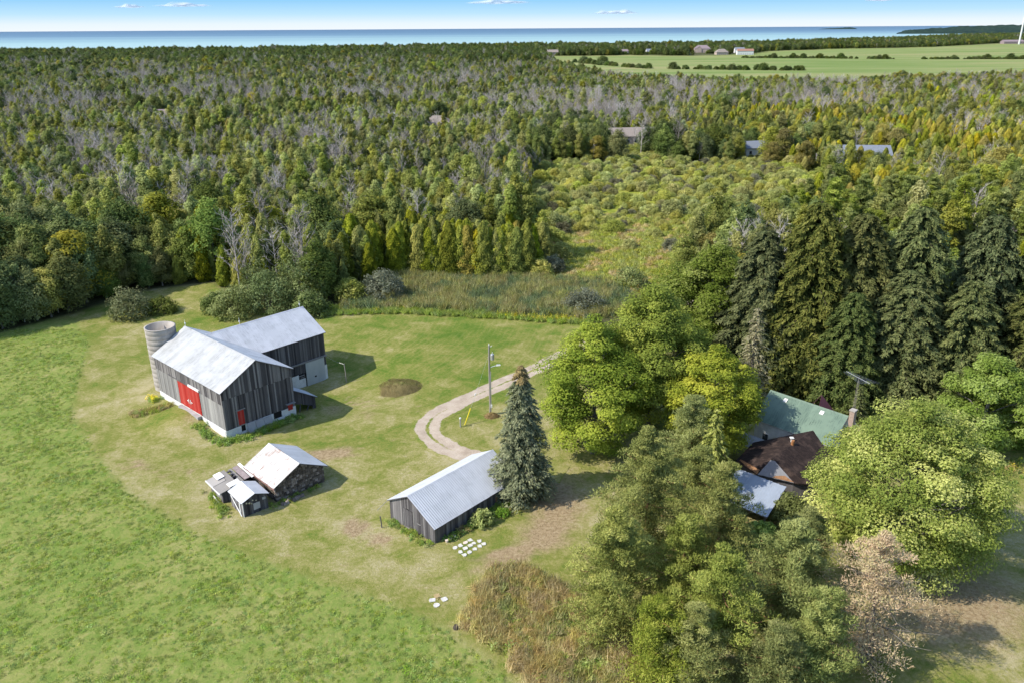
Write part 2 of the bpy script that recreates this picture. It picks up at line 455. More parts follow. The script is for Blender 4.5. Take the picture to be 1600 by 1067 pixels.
t = NT('far_woodland')
n = t.noise(.03, 6, .7)
far_mat = t.done(t.bsdf(t.ramp(n, [(.3, (.016, .034, .036)), (.55, (.032, .056, .044)), (.75, (.06, .085, .05))]), .95, spec=.05, bump=n, bstr=1, bdist=12))
def ridge_land(name, pts, seed, label=None):
    """wooded rise: spine points (x, y, half-width, height)"""
    rr = np.random.RandomState(seed)
    P = np.asarray(pts, float)
    s = np.linspace(0, len(P) - 1, 140)
    Q = np.stack([np.interp(s, np.arange(len(P)), P[:, k]) for k in range(4)], 1)
    V, F = [], []
    K = 15
    for i, (x, y, w, h) in enumerate(Q):
        lump = rr.normal(0, .12)
        for k in range(K):
            a = -1 + 2 * k / (K - 1)
            z = -5 + (h + 5) * max(0, 1 - a * a) ** .55 * (1 + (lump + rr.normal(0, .07)) * (abs(a) < .99))
            V.append((x, y + a * w, z))
    for i in range(len(Q) - 1):
        for k in range(K - 1):
            a = i * K + k; F.append((a, a + 1, a + K + 1, a + K))
    return tag(link(name, np_mesh(name, V, F, far_mat)), kind='structure')
ridge_land('headland', [(2840, 6250, 20, 2), (2950, 6300, 150, 18), (3200, 6400, 300, 30), (3500, 6450, 400, 40), (4000, 6500, 500, 48), (5500, 6900, 700, 52), (8000, 7600, 900, 50)], 5)
ridge_land('island', [(6000, 16600, 20, -2), (6150, 16600, 90, 8), (6350, 16550, 120, 14), (6520, 16500, 140, 24), (6620, 16450, 80, 15), (6680, 16450, 20, -2)], 8)

# ------------------------------------------------------------------ gravel drive
DRIVE = catmull([(44, 158), (30, 147), (18, 136), (9.4, 126.6), (3.1, 119.3), (-3.6, 112.2), (-8.9, 106.3), (-11.6, 102.2), (-11.7, 98.2), (-9.5, 94.5), (-6.6, 92.0), (-3.2, 90.2), (1.5, 88.4), (6.5, 86.5)], 14)
t = NT('gravel')
lawn, nz3, nz4 = lawn_color(t)
gr = t.noise(7, 5, .75); g2 = t.noise(.6, 4, .6); g3 = t.noise(30, 2, .7)
gc = t.ramp(t.math('ADD', t.math('MULTIPLY', gr, .5), t.math('MULTIPLY', g2, .5)), [(.3, (.29, .225, .165)), (.5, (.46, .375, .295)), (.7, (.58, .50, .41))])
gm = t.attr('grass')
gc = t.mix(t.rng(t.math('ADD', gm, t.math('MULTIPLY', t.math('SUBTRACT', t.noise(1.1, 6, .75), .5), 1.6)), .42, .62), gc, lawn)
gravel_mat = t.done(t.bsdf(gc, .95, spec=.1, bump=t.math('ADD', gr, g3), bstr=.6, bdist=.05))
prof = np.linspace(-1, 1, 17)
V, F, A = [], [], []
T = np.gradient(DRIVE, axis=0); T /= np.linalg.norm(T, axis=1)[:, None]
for i, (p, d) in enumerate(zip(DRIVE, T)):
    fade = max(0, (i - (len(DRIVE) - 26)) / 26)
    for q in prof:
        w = 2.25 + .16 * math.sin(i * .31) + .1 * math.sin(i * .83 + q)
        x, y = p[0] - d[1] * q * w, p[1] + d[0] * q * w
        V.append((x, y, H(x, y) + .035 - .025 * math.cos(q * 5.2) * .6))
        edgeg = np.clip((abs(q) - .60) / .3, 0, 1); mid = max(0, 1 - abs(q) / .24) * (.66 + .25 * math.sin(i * .11 + 2))
        A.append(min(1.4, max(edgeg * 1.15, mid) + fade * .9))
for i in range(len(DRIVE) - 1):
    for k in range(16): a = i * 17 + k; F.append((a, a + 17, a + 18, a + 1))
dme = np_mesh('driveway', V, np.array(F)[:, ::-1], gravel_mat, smooth=True)
a = dme.attributes.new('grass', 'FLOAT', 'POINT'); a.data.foreach_set('value', np.array(A, np.float32))
tag(link('driveway', dme), kind='structure')

# ------------------------------------------------------------------ building kit
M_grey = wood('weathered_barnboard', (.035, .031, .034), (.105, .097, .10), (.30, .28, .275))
M_greylit = wood('pale_sunlit_barnboard', (.10, .095, .092), (.23, .22, .215), (.40, .385, .37))  # paler newer boards, lightened also for the sunlit barn front
M_red = wood('red_barn_paint', (.24, .022, .018), (.40, .034, .026), (.50, .10, .08))
M_white = plain('whitewash', (.62, .61, .59), (.80, .79, .77), 1.6, .85, bstr=.3)
M_stone = plain('fieldstone', (.10, .085, .075), (.27, .235, .205), 3.0, .9, bstr=.6)
M_mortar = plain('lime_mortar', (.16, .14, .12), (.24, .215, .19), 5, .95)
M_conc = plain('old_concrete', (.30, .265, .235), (.46, .42, .38), .8, .9, stretch=(1, 1, .5), bstr=.4)
M_cslab = plain('grey_slab', (.30, .29, .29), (.44, .43, .43), 1.2, .9, stretch=(1, 1, .5))
M_dark = plain('dark_opening', (.01, .01, .01), (.02, .018, .016), 2, .9)
M_pole = wood('pole_wood', (.17, .15, .13), (.28, .25, .22), (.40, .37, .33))
M_steel = plain('galvanised_steel', (.42, .43, .44), (.58, .59, .60), 4, .4, .6)
M_barnroof = sheet_metal('white_barn_roofing', (.50, .50, .50), (.17, .17, .155), rust_lo=.80, rust_hi=.9, dirt_amt=.62, metal=.05)
M_wingroof = sheet_metal('galvanised_roofing', (.60, .61, .64), (.30, .31, .33), rust_lo=.80, rust_hi=.9, dirt_amt=.7, metal=.08)
M_shedroof = sheet_metal('shed_roofing', (.60, .61, .64), (.34, .35, .37), rust_lo=.78, rust_hi=.9, dirt_amt=.55, metal=.08)
M_rustroof = sheet_metal('rusted_roofing', (.60, .59, .575), (.36, .31, .27), rust=(.26, .13, .075), rust_lo=.52, rust_hi=.62, dirt_amt=.9, metal=.15)
M_bluemetal = sheet_metal('pale_porch_roofing', (.40, .45, .53), (.27, .30, .35), rust_lo=.70, rust_hi=.8, dirt_amt=.5, metal=.2)
M_green = sheet_metal('green_roofing', (.16, .23, .168), (.055, .095, .075), rust=(.03, .05, .04), rust_lo=.60, rust_hi=.72, dirt_amt=.8, metal=.1)
M_purple = sheet_metal('plum_roofing', (.17, .055, .075), (.10, .04, .05), rust_lo=.9, rust_hi=.99, metal=.1)
t = NT('brown_shingles')
br = t.n('ShaderNodeTexBrick'); br.inputs['Scale'].default_value = 1.0
br.inputs['Color1'].default_value = (.046, .031, .027, 1); br.inputs['Color2'].default_value = (.026, .018, .017, 1); br.inputs['Mortar'].default_value = (.015, .012, .011, 1)
br.inputs['Brick Width'].default_value = .32; br.inputs['Row Height'].default_value = .16; br.inputs['Mortar Size'].default_value = .012
tcx = t.n('ShaderNodeTexCoord'); mp = t.n('ShaderNodeMapping'); mp.inputs['Rotation'].default_value = (0, 0, .82); t.l(tcx.outputs['Object'], mp.inputs[0]); t.l(mp.outputs[0], br.inputs['Vector'])
n = t.noise(.9, 5, .65)
M_shingle = t.done(t.bsdf(t.mix(t.rng(n, .5, .75), br.outputs[0], (.10, .068, .055)), .9, spec=.15, bump=br.outputs['Fac'], bstr=-.5, bdist=.02))
M_needles = plain('fallen_needles', (.20, .10, .05), (.34, .19, .10), 6, .95)
M_brick = plain('chimney_brick', (.30, .21, .17), (.45, .35, .29), 5, .9, bstr=.4)
M_yellow = plain('yellow_plastic', (.70, .55, .02), (.78, .62, .03), 2, .4)
M_glass = plain('window_glass', (.03, .04, .05), (.06, .07, .09), 1, .15, spec=.6)
M_alu = plain('aluminium', (.62, .63, .65), (.72, .73, .75), 3, .35, .7)

def boards(mb, p0, d, length, zb, zt, out, w=.22, t=.035, sh=(0, 1), gap=.012, seed=1):
    """upright boards along a wall; zb/zt give bottom and top height at distance s"""
    r = random.Random(seed)
    d = Vector(d).normalized(); out = Vector(out).normalized(); p0 = Vector(p0)
    s = 0.0
    while s < length - .02:
        ww = min(w * r.uniform(.75, 1.3), length - s)
        a, b = s + gap * r.random(), s + ww - gap * r.random()
        o = r.uniform(0, .018); th = t
        jb = r.uniform(-.03, .03) + (r.uniform(0, .14) if r.random() < .12 else 0)
        q = []
        for k in (0, 1):
            for (ss, oo) in ((a, o), (b, o), (b, o + th), (a, o + th)):
                P = p0 + d * ss + out * oo
                z = (zb(ss) + jb) if k == 0 else zt(ss)
                q.append((P.x, P.y, P.z + z))
        if min(q[4][2] - q[0][2], q[5][2] - q[1][2]) > .03:
            mb.hexa(q, sh[0] + (sh[1] - sh[0]) * min(1, max(0, r.gauss(.5, .26))))
        s += ww
    return mb

_sheets = {}
def sheet_mesh(w, length, ribs, amp, mat):
    key = (round(w, 3), round(length, 3), ribs, amp, mat.name)
    if key not in _sheets:
        V, F = [], []
        n = ribs * 4 + 1
        for j in (0, 1):
            for i in range(n):
                x = -w / 2 - .01 + (w + .02) * i / (n - 1)
                V.append((x, j * length, amp * (1 if i % 4 == 2 else (0.0 if i % 4 == 0 else .35))))
        for i in range(n - 1): F.append((i, i + 1, n + i + 1, n + i))
        _sheets[key] = np_mesh('roof_sheet', V, F, mat)
    return _sheets[key]

def roof_sheets(parent, eave, along, up, total, slope_len, mat, w=.84, ribs=3, amp=.035, seed=0, skip=(), tilt=.004, courses=1):
    """corrugated sheets side by side from point eave, running along 'along', rising along 'up'"""
    r = random.Random(seed)
    a = Vector(along).normalized(); b = Vector(up).normalized(); nrm = a.cross(b)
    if nrm.z < 0: nrm = -nrm
    ax = b.cross(nrm).normalized()
    n = max(1, round(total / w)); w = total / n
    cl = slope_len / courses
    for i in range(n):
        if i in skip: continue
        for cidx in range(courses):
            o = link('roof_sheet', sheet_mesh(w, cl + (.12 if cidx < courses - 1 else 0), ribs, amp, mat), parent)
            p = Vector(eave) + a * (w * (i + .5)) + b * (cl * cidx + r.uniform(-.015, .015)) + nrm * (.012 + .012 * (cidx) + r.uniform(0, tilt) + (.004 if i % 2 else 0))
            m = Matrix((ax, b, nrm)).transposed().to_4x4(); m.translation = p
            o.matrix_local = m @ Matrix.Rotation(r.uniform(-.003, .003), 4, 'Z')

def deck(mb, eave, along, up, total, slope_len, t=.09):
    a = Vector(along).normalized(); b = Vector(up).normalized(); n = a.cross(b)
    if n.z < 0: n = -n
    e = Vector(eave)
    mb.slab([e, e + a * total, e + a * total + b * slope_len, e + b * slope_len], -n, t)

# ------------------------------------------------------------------ barn
W, L, RZ, EZ, OV = 10.86, 19.46, 9.99, 6.89, .31
barn = empty('barn', (BARN[0], BARN[1], 0), BARN[2], 'L-shaped grey board barn with white metal roof and big red double doors', 'barn')
sl = (RZ - EZ) / (W / 2 + OV)
def roofz(x): return RZ - abs(x - W / 2) * sl - .16
mb = MB()
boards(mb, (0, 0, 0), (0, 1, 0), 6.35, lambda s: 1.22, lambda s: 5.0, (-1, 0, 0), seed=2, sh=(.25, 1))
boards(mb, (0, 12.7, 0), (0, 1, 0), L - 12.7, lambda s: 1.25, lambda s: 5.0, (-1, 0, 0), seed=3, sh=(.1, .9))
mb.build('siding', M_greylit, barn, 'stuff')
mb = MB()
boards(mb, (-.02, 0, 0), (0, 1, 0), L, lambda s: 4.98, lambda s: roofz(0), (-1, 0, 0), seed=4, sh=(.2, 1))  # upper front boards toned lighter too, as the sunlit side
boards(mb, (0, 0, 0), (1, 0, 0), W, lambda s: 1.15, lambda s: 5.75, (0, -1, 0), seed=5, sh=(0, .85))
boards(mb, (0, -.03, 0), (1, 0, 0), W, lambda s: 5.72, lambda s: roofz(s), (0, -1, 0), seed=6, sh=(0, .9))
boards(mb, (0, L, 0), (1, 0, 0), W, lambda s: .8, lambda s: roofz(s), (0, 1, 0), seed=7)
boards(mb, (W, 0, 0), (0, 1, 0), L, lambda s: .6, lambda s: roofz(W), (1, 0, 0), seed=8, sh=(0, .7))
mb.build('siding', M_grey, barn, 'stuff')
mb = MB()                                   # added dark inner shell so no light leaks through the gaps
mb.box(.05, W - .05, .05, L - .05, .2, EZ - .2)
mb.slab([(.05, .05, EZ - .2), (W - .05, .05, EZ - .2), (W / 2, .05, RZ - .45)], (0, 1, 0), L - .1)
mb.build('dark_inner_shell', M_dark, barn)
mb = MB()
mb.box(-.10, .2, -.02, 6.2, -1.2, 1.22); mb.box(-.10, .2, 12.85, L, -1.2, 1.26)
mb.box(-.06, .2, 6.2, 12.85, -1.2, 1.3)
for x0, x1, z0, z1 in ((-.10, 2.18, -1.6, 1.16), (2.18, 2.86, -1.6, .22), (2.86, 7.25, -1.6, 1.14), (7.25, 8.6, -1.6, .15), (8.6, W + .05, -1.6, 1.05)):
    mb.box(x0, x1, -.10, .2, z0, z1)
mb.box(2.18, 2.86, .06, .2, .22, 1.15, mi=1); mb.box(7.25, 8.6, .06, .2, .15, 1.1, mi=1)
mb.box(W - .2, W + .08, .2, L, -2.4, .62)
mb.box(0, W, L - .2, L + .1, -1.5, .85)
mb.build('foundation', [M_white, M_dark], barn)
for y0, y1, hs in ((6.38, 9.50, 1), (9.54, 12.68, -1)):
    d_ = MB()
    boards(d_, (-.06, y0, 0), (0, 1, 0), y1 - y0, lambda s: 1.4, lambda s: 4.96, (-1, 0, 0), w=.34, seed=int(y0), sh=(.3, .8))
    dr = d_.build('door', M_red, barn)
    k = MB()
    yc = 9.52 - hs * .25
    k.box(-.16, -.115, min(yc, yc - hs * .5), max(yc, yc - hs * .5), 2.55, 2.66); k.box(-.17, -.12, yc - .06, yc + .05, 2.3, 2.95)
    k.build('handle', M_white, dr)
mb = MB(); mb.box(-.24, -.04, 6.15, 9.25, 5.12, 5.42); mb.build('track_hood', M_white, barn)
mb = MB(); mb.box(-.12, -.05, 9.3, 15.4, 5.05, 5.2); mb.build('door_track', M_grey, barn)
mb = MB(); mb.box(-.7, -.12, 6.6, 12.4, .9, 1.28); mb.build('door_sill', M_cslab, barn)
mb = MB(); boards(mb, (1.92, -.06, 0), (1, 0, 0), .9, lambda s: 1.35, lambda s: 3.45, (0, -1, 0), w=.3, seed=12, sh=(.3, .7)); mb.build('small_door', M_red, barn)
mb = MB(); mb.box(1.7, 3.1, -.16, -.05, 3.5, 3.62); mb.build('door_trim', M_greylit, barn)
mb = MB(); mb.box(1.7, 3.0, -.12, -.05, 1.18, 1.3); mb.build('door_trim', M_greylit, barn)
mb = MB(); boards(mb, (9.62, -.12, 0), (1, 0, 0), .78, lambda s: .75, lambda s: 1.72, (0, -1, 0), w=.26, seed=13, sh=(.3, .7)); mb.build('hatch', M_red, barn)
mb = MB(); mb.box(9.3, 10.75, -.55, -.1, 1.78, 1.86); mb.build('hatch_canopy', M_greylit, barn)
for i, (x0, x1) in enumerate(((3.0, 4.2), (4.25, 5.5), (5.55, 6.8))):
    mb = MB()
    zt = 1.2 - i * .05
    mb.hexa([(x0, -1.05, -.95), (x1, -1.02, -.95), (x1, -.9, -.95), (x0, -.93, -.95), (x0, -.28, zt), (x1, -.26, zt), (x1, -.13, zt + .02), (x0, -.15, zt + .02)])
    mb.build('leaning_slab', M_cslab, barn)
mb = MB()
sl_len = math.hypot(W / 2 + OV, RZ - EZ)
upF = Vector((W / 2 + OV, 0, RZ - EZ)).normalized(); upB = Vector((-(W / 2 + OV), 0, RZ - EZ)).normalized()
deck(mb, (-OV, -OV, EZ - .02), (0, 1, 0), upF, L + 2 * OV, sl_len); deck(mb, (W + OV, -OV, EZ - .02), (0, 1, 0), upB, L + 2 * OV, sl_len)
mb.build('roof_deck', M_grey, barn)
roof_sheets(barn, (-OV, -OV, EZ), (0, 1, 0), upF, L + 2 * OV, sl_len, M_barnroof, seed=1, amp=.02)
roof_sheets(barn, (W + OV, -OV, EZ), (0, 1, 0), upB, L + 2 * OV, sl_len, M_wingroof, seed=2, amp=.02)
mb = MB(); mb.slab([(W / 2 - .2, -OV - .02, RZ - .05), (W / 2, -OV - .02, RZ + .07), (W / 2 + .2, -OV - .02, RZ - .05)], (0, 1, 0), L + 2 * OV + .04); mb.build('ridge_cap', M_barnroof, barn)
def rod(p, parent):
    m = MB(); x, y, z = p
    m.tube([(x, y, z - .1), (x, y, z + 1.1)], .025, 5)
    ball = [(x, y, z + .42), (x, y, z + .47), (x, y, z + .55), (x, y, z + .63), (x, y, z + .68)]
    m.tube(ball, [.02, .09, .12, .09, .02], 8)
    m.build('lightning_rod', M_white, parent)
rod((W / 2, L + OV - .3, RZ), barn)
# wing
VC, WW, LW, RW, EW = 15.35, 11.23, 12.36, 9.48, 6.42
y0, y1, x1 = VC - WW / 2, VC + WW / 2, W + LW
slw = (RW - EW) / (WW / 2 + OV)
def wz(y): return RW - abs(y - VC) * slw - .16
mb = MB()
boards(mb, (W, y0, 0), (1, 0, 0), LW, lambda s: 2.45, lambda s: wz(y0), (0, -1, 0), seed=21, sh=(0, .8))
boards(mb, (W, y0, 0), (1, 0, 0), 8.35, lambda s: .72, lambda s: 2.5, (0, -1, 0), seed=22, sh=(0, .6))
boards(mb, (22.8, y0, 0), (1, 0, 0), x1 - 22.8, lambda s: .85, lambda s: 2.5, (0, -1, 0), seed=23, sh=(0, .6))
boards(mb, (x1, y0, 0), (0, 1, 0), WW, lambda s: .8, lambda s: wz(y0 + s), (1, 0, 0), seed=24, sh=(0, .8))
boards(mb, (W, y1, 0), (1, 0, 0), LW, lambda s: .8, lambda s: wz(y1), (0, 1, 0), seed=25)
mb.build('siding', M_grey, barn, 'stuff')
mb = MB()
mb.box(W - .1, x1 - .05, y0 + .05, y1 - .05, -1.8, EW - .2)
mb.slab([(W - .1, y0 + .05, EW - .2), (W - .1, y1 - .05, EW - .2), (W - .1, VC, RW - .45)], (1, 0, 0), LW)
mb.build('dark_inner_shell', M_dark, barn)  # solid dark core added to stop light between the wing boards
mb = MB()
for a0, a1, b0, b1 in ((W, 17.9, -2.6, .70), (17.9, 19.1, -2.6, -.15), (19.1, 22.8, -2.6, -1.62), (22.8, x1 + .08, -2.6, .86)): mb.box(a0, a1, y0 - .09, y0 + .2, b0, b1)
mb.box(17.9, 19.1, y0 + .04, y0 + .2, -.15, .72, mi=1)
mb.box(x1 - .2, x1 + .08, y0 + .2, y1, -2.6, .82)
mb.build('foundation', [M_white, M_dark], barn)
mb = MB(); mb.box(18.2, 19.05, y0 - .07, y0 + .03, .05, .15); mb.box(18.0, 19.0, y0 - .07, y0 + .03, .35, .5); mb.build('window_bar', M_greylit, barn)
d_ = MB(); d_.box(19.25, 22.78, y0 - .22, y0 - .12, -1.62, 2.33)
dr = d_.build('sliding_door', plain('pale_door_metal', (.40, .415, .41), (.52, .53, .52), .7, .6, stretch=(1, 1, .3)), barn)
k = MB(); k.box(20.75, 21.05, y0 - .27, y0 - .22, -.5, -.25); k.build('handle', M_dark, dr)
mb = MB(); mb.box(14.2, 23.3, y0 - .26, y0 - .06, 2.4, 2.62); mb.build('door_track', M_greylit, barn)
wl = math.hypot(WW / 2 + OV, RW - EW)
uN = Vector((0, WW / 2 + OV, RW - EW)).normalized(); uS = Vector((0, -(WW / 2 + OV), RW - EW)).normalized()
X0 = 6.45
mb = MB(); deck(mb, (X0, y0 - OV, EW - .02), (1, 0, 0), uN, x1 + OV - X0, wl); deck(mb, (X0, y1 + OV, EW - .02), (1, 0, 0), uS, x1 + OV - X0, wl); mb.build('roof_deck', M_grey, barn)
roof_sheets(barn, (X0, y0 - OV, EW), (1, 0, 0), uN, x1 + OV - X0, wl, M_wingroof, seed=3, amp=.03)
roof_sheets(barn, (X0, y1 + OV, EW), (1, 0, 0), uS, x1 + OV - X0, wl, M_wingroof, seed=4, amp=.03)
mb = MB(); mb.slab([(X0, VC - .2, RW - .04), (X0, VC, RW + .07), (X0, VC + .2, RW - .04)], (1, 0, 0), x1 + OV - X0 + .02); mb.build('ridge_cap', M_wingroof, barn)
rod((x1 - .3, VC, RW), barn); rod((W + 1.2, VC, RW), barn)
# lean-to in the inner corner
mb = MB()
boards(mb, (W + .1, .35, 0), (1, 0, 0), 3.55, lambda s: 1.15 - .42 * s, lambda s: 3.3 - .62 * s, (0, -1, 0), seed=31, sh=(0, .5))
boards(mb, (W + 3.65, .35, 0), (0, 1, 0), 3.0, lambda s: -1.6, lambda s: 1.05, (1, 0, 0), seed=32, sh=(0, .5))
boards(mb, (W + 3.1, .35, 0), (1, 0, 0), .5, lambda s: -1.6, lambda s: 1.3 - .6 * s, (0, -1, 0), seed=33, sh=(0, .5))
mb.build('lean_to_wall', M_grey, barn, 'stuff')
mb = MB()
for q in ((11.6, .5, -1.6, 12.2, .7, .6), (12.6, .45, -1.6, 13.6, .5, .4)): mb.tube([q[:3], q[3:]], .08, 5)
mb.build('lean_to_prop', M_grey, barn)
upL = Vector((-3.9, 0, 2.42)).normalized()
mb = MB(); deck(mb, (W + 4.0, .1, .95), (0, 1, 0), upL, 3.4, 4.55, .06); mb.build('lean_to_deck', M_grey, barn)
roof_sheets(barn, (W + 4.0, .1, .98), (0, 1, 0), upL, 3.4, 4.55, M_wingroof, seed=5)

# ------------------------------------------------------------------ silo
sx_, sy_ = -53.5, 113.5
hz = H(sx_, sy_)
silo = empty('silo', (sx_, sy_, hz), 0, 'tall open-topped round concrete silo behind the barn corner', 'silo')
V, F = [], []
NS = 48
def ring(r, z): V.extend([(r * math.cos(2 * math.pi * i / NS), r * math.sin(2 * math.pi * i / NS), z) for i in range(NS)])
zs = [-.6]
for i in range(13): zs += [i * .76, i * .76 + .72]
prof_ = [(2.2, -.6)]
for i in range(13):
    prof_ += [(2.2, i * .76), (2.2, i * .76 + .71), (2.192, i * .76 + .72), (2.192, i * .76 + .75)]
prof_ += [(2.2, 9.88), (2.24, 9.9), (2.24, 10.05), (2.0, 10.05), (2.0, .2), (.01, .2)]
for r_, z_ in prof_: ring(r_, z_)
for j in range(len(prof_) - 1):
    for i in range(NS): F.append((j * NS + i, j * NS + (i + 1) % NS, (j + 1) * NS + (i + 1) % NS, (j + 1) * NS + i))
link('silo_wall', np_mesh('silo_wall', V, F, M_conc), silo)
for i in range(6):
    m = MB(); z = .95 + i * 1.52
    m.tube([(2.225 * math.cos(a_), 2.225 * math.sin(a_), z) for a_ in np.linspace(0, 2 * math.pi, 40)], .022, 4, cap=False)
    m.build('hoop', M_pole, silo)

# ------------------------------------------------------------------ long board shed
SH = (-13.96, 77.46, -.73)
shed = empty('board_shed', (SH[0], SH[1], 0), SH[2], 'long low grey board shed with corrugated metal roof beside the blue spruce', 'shed')
sW, sL, e1, e2, sR, ov = 7.36, 13.31, 2.37, 1.96, 4.38, .25
rx = sW * .46
def sroof(x): return (e1 + (sR - e1) * (x + ov) / (rx + ov) if x < rx else e2 + (sR - e2) * (sW + ov - x) / (sW + ov - rx)) - .14
mb = MB()
boards(mb, (0, 0, 0), (1, 0, 0), 2.4, lambda s: -.15, lambda s: sroof(s), (0, -1, 0), seed=41, sh=(.15, 1), w=.24)
boards(mb, (3.9, 0, 0), (1, 0, 0), sW - 3.9, lambda s: -.15, lambda s: sroof(3.9 + s), (0, -1, 0), seed=42, sh=(.15, 1), w=.24)
boards(mb, (2.4, 0, 0), (1, 0, 0), 1.5, lambda s: 2.45, lambda s: sroof(2.4 + s), (0, -1, 0), seed=43, sh=(.15, 1), w=.24)
boards(mb, (sW, 0, 0), (0, 1, 0), sL, lambda s: -.15, lambda s: sroof(sW), (1, 0, 0), seed=44, sh=(0, .8), w=.24)
boards(mb, (0, 0, 0), (0, 1, 0), sL, lambda s: -.15, lambda s: sroof(0), (-1, 0, 0), seed=45, w=.24)
boards(mb, (0, sL, 0), (1, 0, 0), sW, lambda s: -.15, lambda s: sroof(s), (0, 1, 0), seed=46, w=.24)
mb.build('siding', M_grey, shed, 'stuff')
mb = MB(); mb.box(.05, sW - .05, .05, sL - .05, -.1, 1.7); mb.slab([(.05, .05, 1.7), (sW - .05, .05, 1.7), (rx, .05, sR - .4)], (0, 1, 0), sL - .1); mb.build('dark_inner_shell', M_dark, shed)  # added dark filling behind the shed boards, blocks light
mb = MB(); boards(mb, (2.42, -.03, 0), (1, 0, 0), 1.46, lambda s: .1, lambda s: 2.42, (0, -1, 0), seed=47, sh=(.1, .7), w=.22); dr = mb.build('door', M_grey, shed)
m = MB(); m.box(2.35, 3.95, -.12, -.07, .02, .14); m.box(2.36, 2.44, -.12, -.07, .14, 1.9); m.build('door_batten', M_greylit, dr)
mb = MB(); mb.box(4.6, 5.15, -.08, -.05, 1.3, 1.38); mb.box(4.05, 4.12, -.08, -.05, .9, 2.9); mb.build('patch_board', M_greylit, shed)
mb = MB(); mb.box(sW + .04, sW + .09, 9.6, 9.95, .1, 1.5); mb.build('brown_board', plain('brown_board', (.2, .1, .05), (.3, .17, .09), 3), shed)
l1 = math.hypot(rx + ov, sR - e1); l2 = math.hypot(sW + ov - rx, sR - e2)
u1 = Vector((rx + ov, 0, sR - e1)).normalized(); u2 = Vector((-(sW + ov - rx), 0, sR - e2)).normalized()
mb = MB(); deck(mb, (-ov, -ov, e1 - .02), (0, 1, 0), u1, sL + 2 * ov, l1, .07); deck(mb, (sW + ov, -ov, e2 - .02), (0, 1, 0), u2, sL + 2 * ov, l2, .07); mb.build('roof_deck', M_grey, shed)
roof_sheets(shed, (-ov, -ov, e1), (0, 1, 0), u1, sL + 2 * ov, l1, M_shedroof, seed=6, amp=.035)
roof_sheets(shed, (sW + ov, -ov, e2), (0, 1, 0), u2, sL + 2 * ov, l2, M_shedroof, seed=7, amp=.05, courses=2)
mb = MB(); mb.slab([(rx - .16, -ov, sR - .03), (rx, -ov, sR + .07), (rx + .16, -ov, sR - .03)], (0, 1, 0), sL + 2 * ov); mb.build('ridge_cap', M_shedroof, shed)
mb = MB(); mb.tube([(-.3, -.25, 2.2), (-1.0, -1.15, 1.15)], .03, 5); mb.build('stay_rod', M_greylit, shed)
po = empty('short_post', (-14.75, 75.6, H(-14.75, 75.6)), 0, 'short dark post leaning beside the left corner of the long shed', 'post')
mb = MB(); mb.tube([(0, 0, -.3), (-.02, .02, .7), (-.1, .05, 1.5)], [.07, .065, .06], 6); mb.build('shaft', M_grey, po)

# ------------------------------------------------------------------ fieldstone shed
ST = (-28.0, 80.91, .79)
stone = empty('stone_shed', (ST[0], ST[1], 0), ST[2], 'square fieldstone shed with rust-streaked white metal roof', 'shed')
tW, tL, te, tR, ov = 6.71, 6.54, 2.08, 3.94, .34
def troof(x): return te + (tR - te) * (1 - abs(x - tW / 2) / (tW / 2 + ov)) - .12
mb = MB()
mb.box(.12, tW - .12, .12, tL - .12, -.4, 2.05); mb.slab([(.12, .12, 2.05), (tW - .12, .12, 2.05), (tW / 2, .12, tR - .3)], (0, 1, 0), tL - .24)
mb.build('wall_core', M_mortar, stone)
def rubble(mb, p0, d, length, zt, out, seed):
    r = random.Random(seed); d = Vector(d); out = Vector(out); p0 = Vector(p0); z = -.25
    while z < 4:
        h_ = r.uniform(.2, .36); s = r.uniform(-.15, 0)
        while s < length:
            w_ = r.uniform(.24, .6); a, b = max(0, s + .02), min(length, s + w_ - .02)
            if b - a > .08:
                top = min(z + h_ - .025, zt((a + b) / 2))
                if top - z > .08:
                    dp = r.uniform(.0, .09)
                    q = []
                    for zz, k in ((z, 0), (top, 0)):
                        for ss, oo in ((a, -.1), (b, -.1), (b - .04 * r.random(), .04 + dp), (a + .04 * r.random(), .04 + dp)):
                            P = p0 + d * ss + out * oo; q.append((P.x, P.y, P.z + zz + r.uniform(-.02, .02)))
                    mb.hexa(q, r.random())
            s += w_
        z += h_
t = NT('rubble_stone')
n = t.noise(5, 4, .6)
M_rubble = t.done(t.bsdf(t.mix(t.rng(n, .3, .7, 0, .4), t.ramp(t.attr('shade'), [(0, (.06, .05, .045)), (.4, (.13, .105, .085)), (.75, (.21, .175, .15)), (1, (.40, .34, .31))]), (.08, .06, .05)), .92, spec=.1, bump=n, bstr=.5, bdist=.03))
mb = MB()
rubble(mb, (.1, .1, 0), (1, 0, 0), tW - .2, lambda s: troof(s) - .05, (0, -1, 0), 1)
rubble(mb, (tW - .1, .1, 0), (0, 1, 0), tL - .2, lambda s: troof(tW) - .05, (1, 0, 0), 2)
rubble(mb, (.1, .1, 0), (0, 1, 0), tL - .2, lambda s: troof(0) - .05, (-1, 0, 0), 3)
rubble(mb, (.1, tL - .1, 0), (1, 0, 0), tW - .2, lambda s: troof(s) - .05, (0, 1, 0), 4)
mb.build('rubble_wall', M_rubble, stone, 'stuff')
